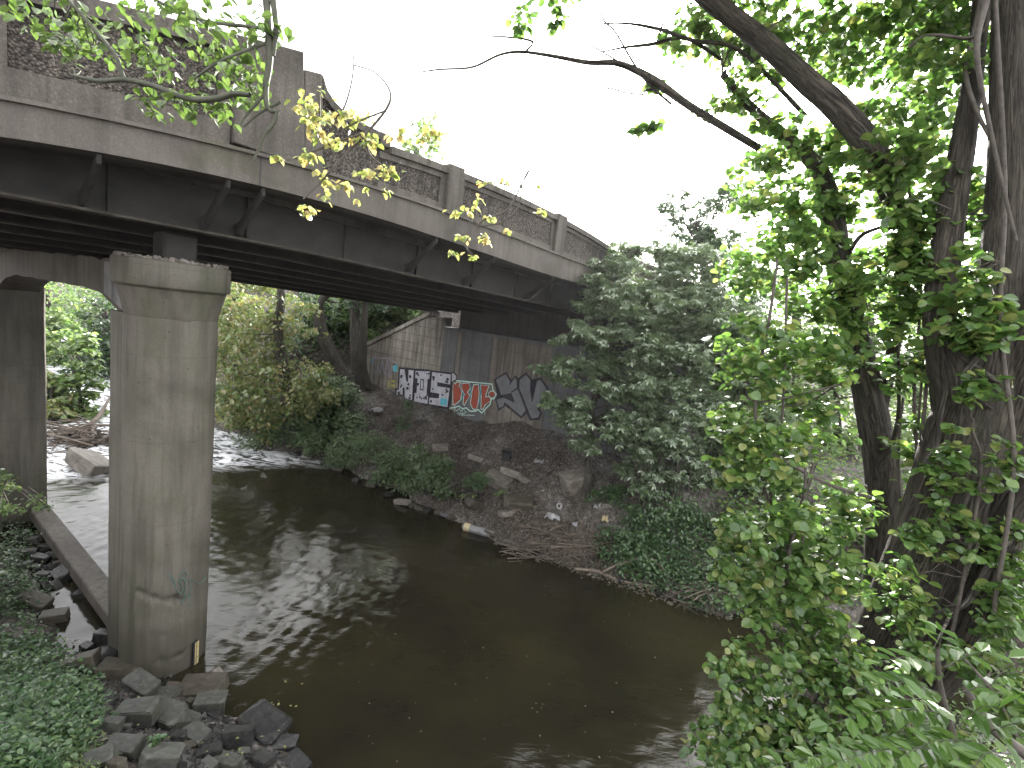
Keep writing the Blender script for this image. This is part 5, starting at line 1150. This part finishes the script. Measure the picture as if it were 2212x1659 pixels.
stone(264, 1609, 72, 62, "dull grey boulder at the bottom below the square one", seed=10)
stone(341, 1630, 80, 74, "mossy grey boulder at the lower edge next to the sprouting leaves", seed=11)
stone(421, 1588, 62, 52, "rough ridged stone in the middle of the heap near the water", 'rock', 0)
stone(447, 1625, 54, 44, "dark stone at the lower edge right of the ridged one", 'rock_wet', 1)
stone(380, 1590, 36, 38, "narrow dark stone standing between two larger ones", 'rock_wet', 2)
stone(511, 1588, 62, 64, "wet brown stone at the waterline left of the large slab", 'rock_wet', 3)
stone(487, 1645, 62, 38, "pale sloping stone cut by the lower edge", 'rock', 4)
stone(220, 1530, 30, 30, "small grey stone at the edge of the ivy", seed=5)
stone(237, 1563, 40, 54, "mossy rounded stone between ivy and square boulder", 'rock', 6)
stone(206, 1636, 66, 56, "green mossy boulder at the lower edge in the weeds", 'rock', 7)
stone(246, 1650, 44, 48, "yellowish mossy stone beside the green mossy boulder", 'rock_brown', 8)
stone(226, 1371, 42, 46, "dark upright stone standing in the pool", 'rock_wet', 9)
stone(220, 1413, 64, 40, "dark glistening boulder at the lower end of the pool", 'rock_wet', 10)
stone(257, 1382, 36, 36, "black stone wedged against the column foot by the pool", 'rock_wet', 11)
stone(181, 1280, 36, 24, "dark stone lying in the pool beside the strut", 'rock_wet', 0)
stone(131, 1214, 32, 20, "tan stone against the strut", 'rock_brown', 1)
stone(128, 1240, 40, 34, "dark grey stone below the tan one at the head of the pool", 'rock_wet', 2)
stone(152, 1222, 20, 24, "small brown stone pressed against the strut edge", 'rock_brown', 3)
stone(68, 1297, 60, 44, "flat brown slab on the shaded near bank", 'rock_brown', 4)
stone(110, 1330, 50, 40, "brown slab tilting down to the pool", 'rock_brown', 5)
stone(163, 1430, 70, 56, "long brown slab between the ivy and the pool", 'rock_brown', 6)
stone(185, 1395, 30, 20, "small dark stone at the pool outlet", 'rock_wet', 7)
stone(60, 1366, 24, 20, "tan pebble sized stone at the top of the ivy", 'rock_pale', 8)
stone(84, 1366, 20, 14, "light stone beside the tan one at the top of the ivy", 'rock_pale', 9)
stone(20, 1372, 60, 26, "reddish flat stone at the left edge above the ivy", 'rock_brown', 10)
stone(609, 1600, 60, 36, "low wet stone awash at the tip of the heap", 'rock_wet', 11, flat=.06)
stone(640, 1650, 64, 30, "wet flat stone at the lower edge in the shallows", 'rock_wet', 0, flat=.06)
stone(560, 1640, 66, 40, "dark shallow stone left of the wet flat one", 'rock_wet', 1, flat=.08)
stone(470, 1455, 26, 34, "pale lump of broken concrete at the right foot of the near column", 'rock_pale', 2)
gA = "loose dark stones between the strut and the shaded bank"
lA = "fist sized dark stone in the loose row along the strut"
for i, (u, v, w_) in enumerate(((70, 1165, 26), (95, 1180, 28), (112, 1196, 24), (85, 1205, 30), (60, 1190, 24), (105, 1222, 26), (90, 1240, 26), (75, 1225, 22), (120, 1262, 24), (98, 1268, 24), (50, 1220, 26), (48, 1158, 22), (108, 1150, 18), (125, 1185, 20))):
    stone(u, v, w_, w_ * .75, lA, 'rock_wet' if i % 2 else 'rock', i, gA, name="stone", cat="stone")
gB = "small filler stones in the heap below the near column"; lB = "small dark filler stone in the gaps of the heap below the near column"
rr_ = np.random.default_rng(5)
for i in range(46):
    u, v = rr_.uniform(215, 600), rr_.uniform(1470, 1660)
    if u > 330 + (v - 1430) * 1.45 or u < 170 + (v - 1440) * .3: continue
    stone(u, v, rr_.uniform(18, 34), rr_.uniform(14, 26), lB, ('rock', 'rock_wet', 'rock_brown')[i % 3], i, gB, name="stone", cat="stone")
stone(1243, 1040, 62, 66, "large pale boulder leaning against the thin maple trunk", 'rock_pale', 2, sink=.15)
stone(1076, 1036, 56, 36, "pale flat rock on the bare bank right of the spiky weed", 'rock_pale', 3)
stone(1104, 1020, 44, 28, "second pale rock uphill of the flat one", 'rock_pale', 4)
stone(1130, 1032, 30, 22, "small pale rock at the right end of the flat pair", 'rock_pale', 9)
stone(867, 1083, 34, 20, "pale stone at the waterline under the rounded shrub", 'rock_pale', 5)
stone(1096, 1108, 40, 18, "flat grey rock just above the floating log", 'rock_pale', 6)
stone(1030, 1086, 50, 26, "earthy flat rock at the shore below the spiky weed", 'rock_brown', 7)
stone(1120, 1086, 60, 24, "broad earthy ledge rock in the middle of the bare bank", 'rock_brown', 8)
stone(1026, 990, 34, 16, "small whitish rock high on the bare bank", 'rock_pale', 10)
stone(950, 965, 34, 18, "grey rock at the edge of the bare bank behind the shrub", 'rock_pale', 11)
stone(1060, 1150, 30, 16, "small brown stone behind the end of the floating log", 'rock_brown', 1)
stone(608, 965, 34, 26, "rounded rock at the foot of the ivy clad tree", 'rock_pale', 2)
stone(187, 998, 92, 54, "broad pale boulder in the rapids between the columns", 'rock_pale', 0, sink=.3)
stone(222, 948, 30, 18, "small pale boulder at the end of the driftwood", 'rock_pale', 5)
stone(1310, 1090, 26, 18, "small stone in the litter right of the maple trunk", 'rock_pale', 6)
stone(860, 905, 26, 12, "dark stone in front of the wing wall", 'rock_brown', 6)
stone(905, 1098, 20, 8, "tiny stone in the water before the rounded shrub", 'rock_brown', 8)
gC = "stones along the far shore"; lC = "small brown stone in the row along the far waterline"
for i, (u, v) in enumerate(((890, 1092), (920, 1100), (945, 1108), (960, 1112), (980, 1118), (840, 1068), (800, 1048), (770, 1035), (1140, 1186), (1160, 1195), (1200, 1208), (1340, 1255), (1380, 1262), (1430, 1282), (730, 1012), (700, 1003), (660, 990))):
    stone(u, v, rr_.uniform(14, 26), rr_.uniform(8, 13), lC, ('rock_brown', 'rock_wet')[i % 2], i, gC, name="stone", cat="stone", flat=.07)

def gravel(label, poly, n, s0, s1, mat, seed):
    r = np.random.default_rng(seed); P_ = np.array(poly, float); lo, hi = P_.min(0), P_.max(0); vs, fs = [], []
    oct_v = np.array([(1, 0, 0), (-1, 0, 0), (0, 1, 0), (0, -1, 0), (0, 0, .7), (0, 0, -.7)], float); oct_f = np.array([(0, 2, 4), (2, 1, 4), (1, 3, 4), (3, 0, 4), (2, 0, 5), (1, 2, 5), (3, 1, 5), (0, 3, 5)])
    while len(vs) < n:
        q = r.uniform(lo, hi); c = False; j = len(P_) - 1
        for i in range(len(P_)):
            if (P_[i, 1] > q[1]) != (P_[j, 1] > q[1]) and q[0] < (P_[j, 0] - P_[i, 0]) * (q[1] - P_[i, 1]) / (P_[j, 1] - P_[i, 1]) + P_[i, 0]: c = not c
            j = i
        if not c: continue
        g = gpt(*q, y0=3)
        for _ in range(6):
            o_ = g + r.normal(0, .12, 3) * [1, 1, 0]; o_[2] = max(float(height(o_[0], o_[1])), 0); s = r.uniform(s0, s1) * (2.2 if r.random() < .06 else 1)
            fs.append(oct_f + 6 * len(vs)); vs.append(o_ + s * (oct_v @ np.linalg.qr(r.normal(size=(3, 3)))[0]) * [1, 1, .7])
    return P(link("gravel", np_mesh("gravel", np.concatenate(vs), [np.concatenate(fs)]), M[mat]), label, None, None, 'stuff')
gravel("loose gravel and pebbles on the bare bank under the bridge", [(880, 905), (1180, 920), (1330, 1000), (1330, 1150), (1120, 1170), (960, 1090), (900, 980)], 3000, .012, .035, 'rock_pale', 141)
gravel("broken stones and shingle along the far waterline", [(980, 1110), (1120, 1180), (1320, 1262), (1560, 1330), (1560, 1290), (1300, 1225), (1120, 1150)], 1500, .015, .05, 'rock_brown', 142)
gravel("small rubble filling the gaps of the stone heap below the near column", [(190, 1450), (330, 1450), (620, 1640), (560, 1659), (220, 1659)], 1500, .012, .045, 'rock_wet', 143)

# ---------------------------------------------------- logs, driftwood and litter
def stick(label, pts, mat='dead', name="branch_on_ground", cat="branch", group=None, sides=8, seed=1, lift=0.03):
    rows = []
    for u, v, w_ in pts:
        g = gpt(u, v, lift, y0=4); rows.append([*g, w_ * g[1] / FPX / 2])
    p = spline(rows, 6 * len(rows)); a_ = Acc(); a_.tube(p[:, :3], np.maximum(p[:, 3], .004), sides, .15, seed)
    return P(a_.obj(name, M[mat], None), label, cat, group)
p0, p1 = atz(998, 1136, .09), atz(1074, 1158, .07)
lg = empty("floating_log", p0, "grey weathered log half afloat at the far shore, one end yellowish", "log")
pp = np.linspace(p0, p1, 14); a_ = Acc(); a_.tube(pp, np.r_[.02, np.full(12, .115), .03], 12, .08, 2); a_.obj("trunk", M['log_grey'], lg)
qv = p0 + (p1 - p0) * .02; a_ = Acc(); a_.tube(np.linspace(p0 + (p1 - p0) * .08, p0 + (p1 - p0) * .24, 6), .119, 12, .03, 2); a_.obj("bark_patch", M['cream'], lg)
stick("long bare branch lying along the water below the maple creeper", [(1240, 1232, 8), (1290, 1238, 8), (1340, 1258, 7), (1420, 1270, 6)], seed=1)
stick("crooked dead branch reaching from the shore into the water below the stick pile", [(1440, 1250, 8), (1400, 1215, 9), (1340, 1228, 8), (1300, 1245, 5)], seed=2, lift=.12)
stick("thick dark fallen trunk along the shore at the shady end of the far bank", [(1330, 1228, 22), (1420, 1240, 26), (1560, 1262, 26), (1660, 1280, 24)], 'bark_dark', "fallen_trunk", "fallen trunk", seed=3, lift=.06) if False else None
stick("pale stick leaning out of the stick pile towards the log", [(1080, 1120, 3), (1110, 1110, 4), (1160, 1100, 3)], seed=4, lift=.1)
stick("grey bent root standing at the end of the driftwood upstream", [(150, 958, 6), (205, 925, 10), (225, 895, 7), (238, 870, 4)], seed=5, lift=.3)
stick("fallen grey trunk sloping through the green bush to the shore", [(660, 845, 14), (690, 870, 16), (715, 900, 16), (745, 930, 12)], 'bark_mid', "fallen_trunk", "fallen trunk", seed=6, lift=.15)
stick("bare white twig poking out over the dark water at the lower right", [(1470, 1494, 2), (1500, 1500, 3), (1530, 1500, 3), (1575, 1480, 4)], 'dead', "twig", "twig", seed=7, lift=.25) if False else None
def pile(name, label, u0, u1, v0, v1, n, L, rad, mat, seed, lift=.1):
    r = np.random.default_rng(seed); t = empty(name, gpt((u0 + u1) / 2, (v0 + v1) / 2, y0=4), label, "driftwood"); ac = Acc()
    for k in range(n):
        g = gpt(r.uniform(u0, u1), r.uniform(v0, v1), abs(r.normal(0, lift)), y0=4); az = r.normal(.1, .95); l_ = L * r.uniform(.4, 1.2); d = np.array([math.cos(az), math.sin(az) * .8, r.normal(0, .13)])
        pth = spline([g - d * l_ / 2, g + r.normal(0, .05, 3) * [1, 1, .6], g + d * l_ / 2], 8); pth[:, 2] = np.maximum(pth[:, 2], np.maximum(height(pth[:, 0], pth[:, 1]), 0) + .01)
        if k < 24:
            b_ = Acc(); b_.tube(pth, np.linspace(rad, rad * .4, 8) * r.uniform(.6, 1.3), 6, .12, k); b_.obj("stick", mat, t)
        else: ac.tube(pth, np.linspace(rad * .6, rad * .2, 8) * r.uniform(.5, 1.2), 5, .1, k)
    o = ac.obj("twigs", mat, t); P(o, kind='stuff')
pile("driftwood_pile", "tangle of reddish brown sticks washed up on the far shore below the maple", 1110, 1280, 1145, 1212, 130, 1.1, .022, M['dead'], 7)
pile("driftwood_pile", "pile of dead logs and sticks stranded upstream between the two columns", 100, 235, 935, 972, 90, 2.0, .05, M['dead'], 8, .25)
pile("driftwood_pile", "thin dead twigs scattered at the shady end of the far shore", 1440, 1600, 1270, 1320, 60, .8, .012, M['dead'], 9, .15)
pile("driftwood_pile", "short sticks lying on the bare bank around the black bucket", 960, 1200, 960, 1100, 60, .5, .012, M['dead'], 10, .02)

def scrap(label, u, v, w_, h_, mat, seed, cat="litter", name="plastic_scrap"):
    """crumpled sheet lying on the ground"""
    r = np.random.default_rng(seed); g = gpt(u, v, .02, y0=4); n = 9; s = w_ * g[1] / FPX; hh_ = h_ * g[1] / FPX
    xs, ys = np.meshgrid(np.linspace(-.5, .5, n), np.linspace(-.5, .5, n)); zz_ = .5 * hh_ * np.abs(wob(xs * 5 + seed, ys * 5, 1.6)) + .35 * hh_ * (1 - 4 * (xs ** 2 + ys ** 2)).clip(0)
    X = g[0] + s * (xs + .12 * wob(xs * 4, ys * 4 + seed, 1.1)); Y = g[1] + s * .8 * (ys + .12 * wob(xs * 4 + seed, ys * 4, 1.3))
    vv = np.stack([X, Y, g[2] + zz_], -1).reshape(-1, 3); i = (np.arange(n - 1)[:, None] * n + np.arange(n - 1)).ravel()
    return P(link(name, np_mesh(name, vv, [np.stack([i, i + 1, i + n + 1, i + n], -1)]), M[mat]), label, cat)
scrap("white crumpled bag lying left of the slim young tree", 813, 890, 30, 12, 'plastic_white', 1)
scrap("white and grey rag at the edge of the stick pile", 1193, 1120, 34, 12, 'plastic_white', 2)
scrap("cream coloured scrap of paper right of the stick pile", 1305, 1127, 18, 16, 'cream', 3)
scrap("small white scrap below the cream one in the stick pile", 1241, 1137, 12, 8, 'plastic_white', 4)
scrap("white paper flake on the leaf littered slope left of the wing wall", 742, 800, 11, 8, 'plastic_white', 5)
scrap("small white flake low on the leaf littered slope beside the pale trunk", 752, 832, 8, 7, 'plastic_white', 6)
scrap("flattened white wrapper on the bare bank uphill of the large pale boulder", 1165, 1000, 22, 6, 'plastic_white', 7)
scrap("torn grey bag by the foot of the young maple", 1290, 1100, 16, 10, 'plastic_white', 8)
scrap("white rag caught in the creeper near the water", 1455, 1178, 18, 16, 'plastic_white', 9)
scrap("grey wrapper below the white lettering", 912, 908, 22, 9, 'log_grey', 10)
g = gpt(1207, 1099, .0, y0=4); tt = np.linspace(0, 2 * np.pi, 20); a_ = Acc()
a_.tube(np.stack([g[0] + .06 * np.cos(tt), g[1] + .03 * np.sin(tt), g[2] + .08 + .06 * np.sin(tt)], -1), .025, 8)
P(a_.obj("roll", M['plastic_white']), "white ring shaped roll lying on the reddish earth", "roll")
g = gpt(1092, 994, 0, y0=4); bk = empty("bucket", g, "black square bucket standing on the bare bank under the bridge", "bucket")
bm_obj("body", [prism([g + np.array([x, y, 0]) for x, y in ((-.13, -.11), (.13, -.11), (.13, .11), (-.13, .11))], np.array([.02, 0, .26]))], M['black'], bk, bevel=.015)
bm_obj("rim", [prism([g + np.array([.02 + x, y, .262]) for x, y in ((-.15, -.13), (.15, -.13), (.15, .13), (-.15, .13))], np.array([0, 0, .025]))], M['black'], bk)

# leaves and bubbles drifting on the creek
r = np.random.default_rng(131); pos = []
for k in range(110):
    u, v = r.uniform(480, 1560), r.uniform(1050, 1659) ; p_ = atz(u, v, .012)
    if float(height(p_[0], p_[1])) < -.1: pos.append(p_)
P(leaf_cloud("floating_leaves", np.array(pos), .032, M['leaf_litter'], None, T_Q, r, 0, .05), "small leaves drifting on the dark water", None, None, 'stuff')
pos = [gpt(r.uniform(260, 660), r.uniform(1480, 1659), .16, y0=3) for k in range(40)]
P(leaf_cloud("yellow_leaves", np.array(pos), .045, M['leaf_yellow'], None, T_OV, r, 0, .2), "single yellow leaves fallen between the stones below the near column", None, None, 'stuff')
# ---------------------------------------------------- rain haze in the air
bm = bmesh.new(); bmesh.ops.create_cube(bm, size=1.0)
for v_ in bm.verts: v_.co = Vector((v_.co.x * 2600, 400 + v_.co.y * 2600, 11.5 + v_.co.z * 30))
me = bpy.data.meshes.new("haze"); bm.to_mesh(me); bm.free()
hz = link("haze", me); hz['kind'] = 'stuff'
hm = bpy.data.materials.new("rain_haze"); hm.use_nodes = True; hm.node_tree.nodes.clear()
ho = hm.node_tree.nodes.new("ShaderNodeOutputMaterial"); hv = hm.node_tree.nodes.new("ShaderNodeVolumePrincipled")
hv.inputs['Color'].default_value = (0.9, 0.92, 0.97, 1); hv.inputs['Density'].default_value = 0.0003; hv.inputs['Anisotropy'].default_value = 0.5
hm.node_tree.links.new(hv.outputs[0], ho.inputs['Volume']); me.materials.append(hm)
S.cycles.volume_bounces = 0
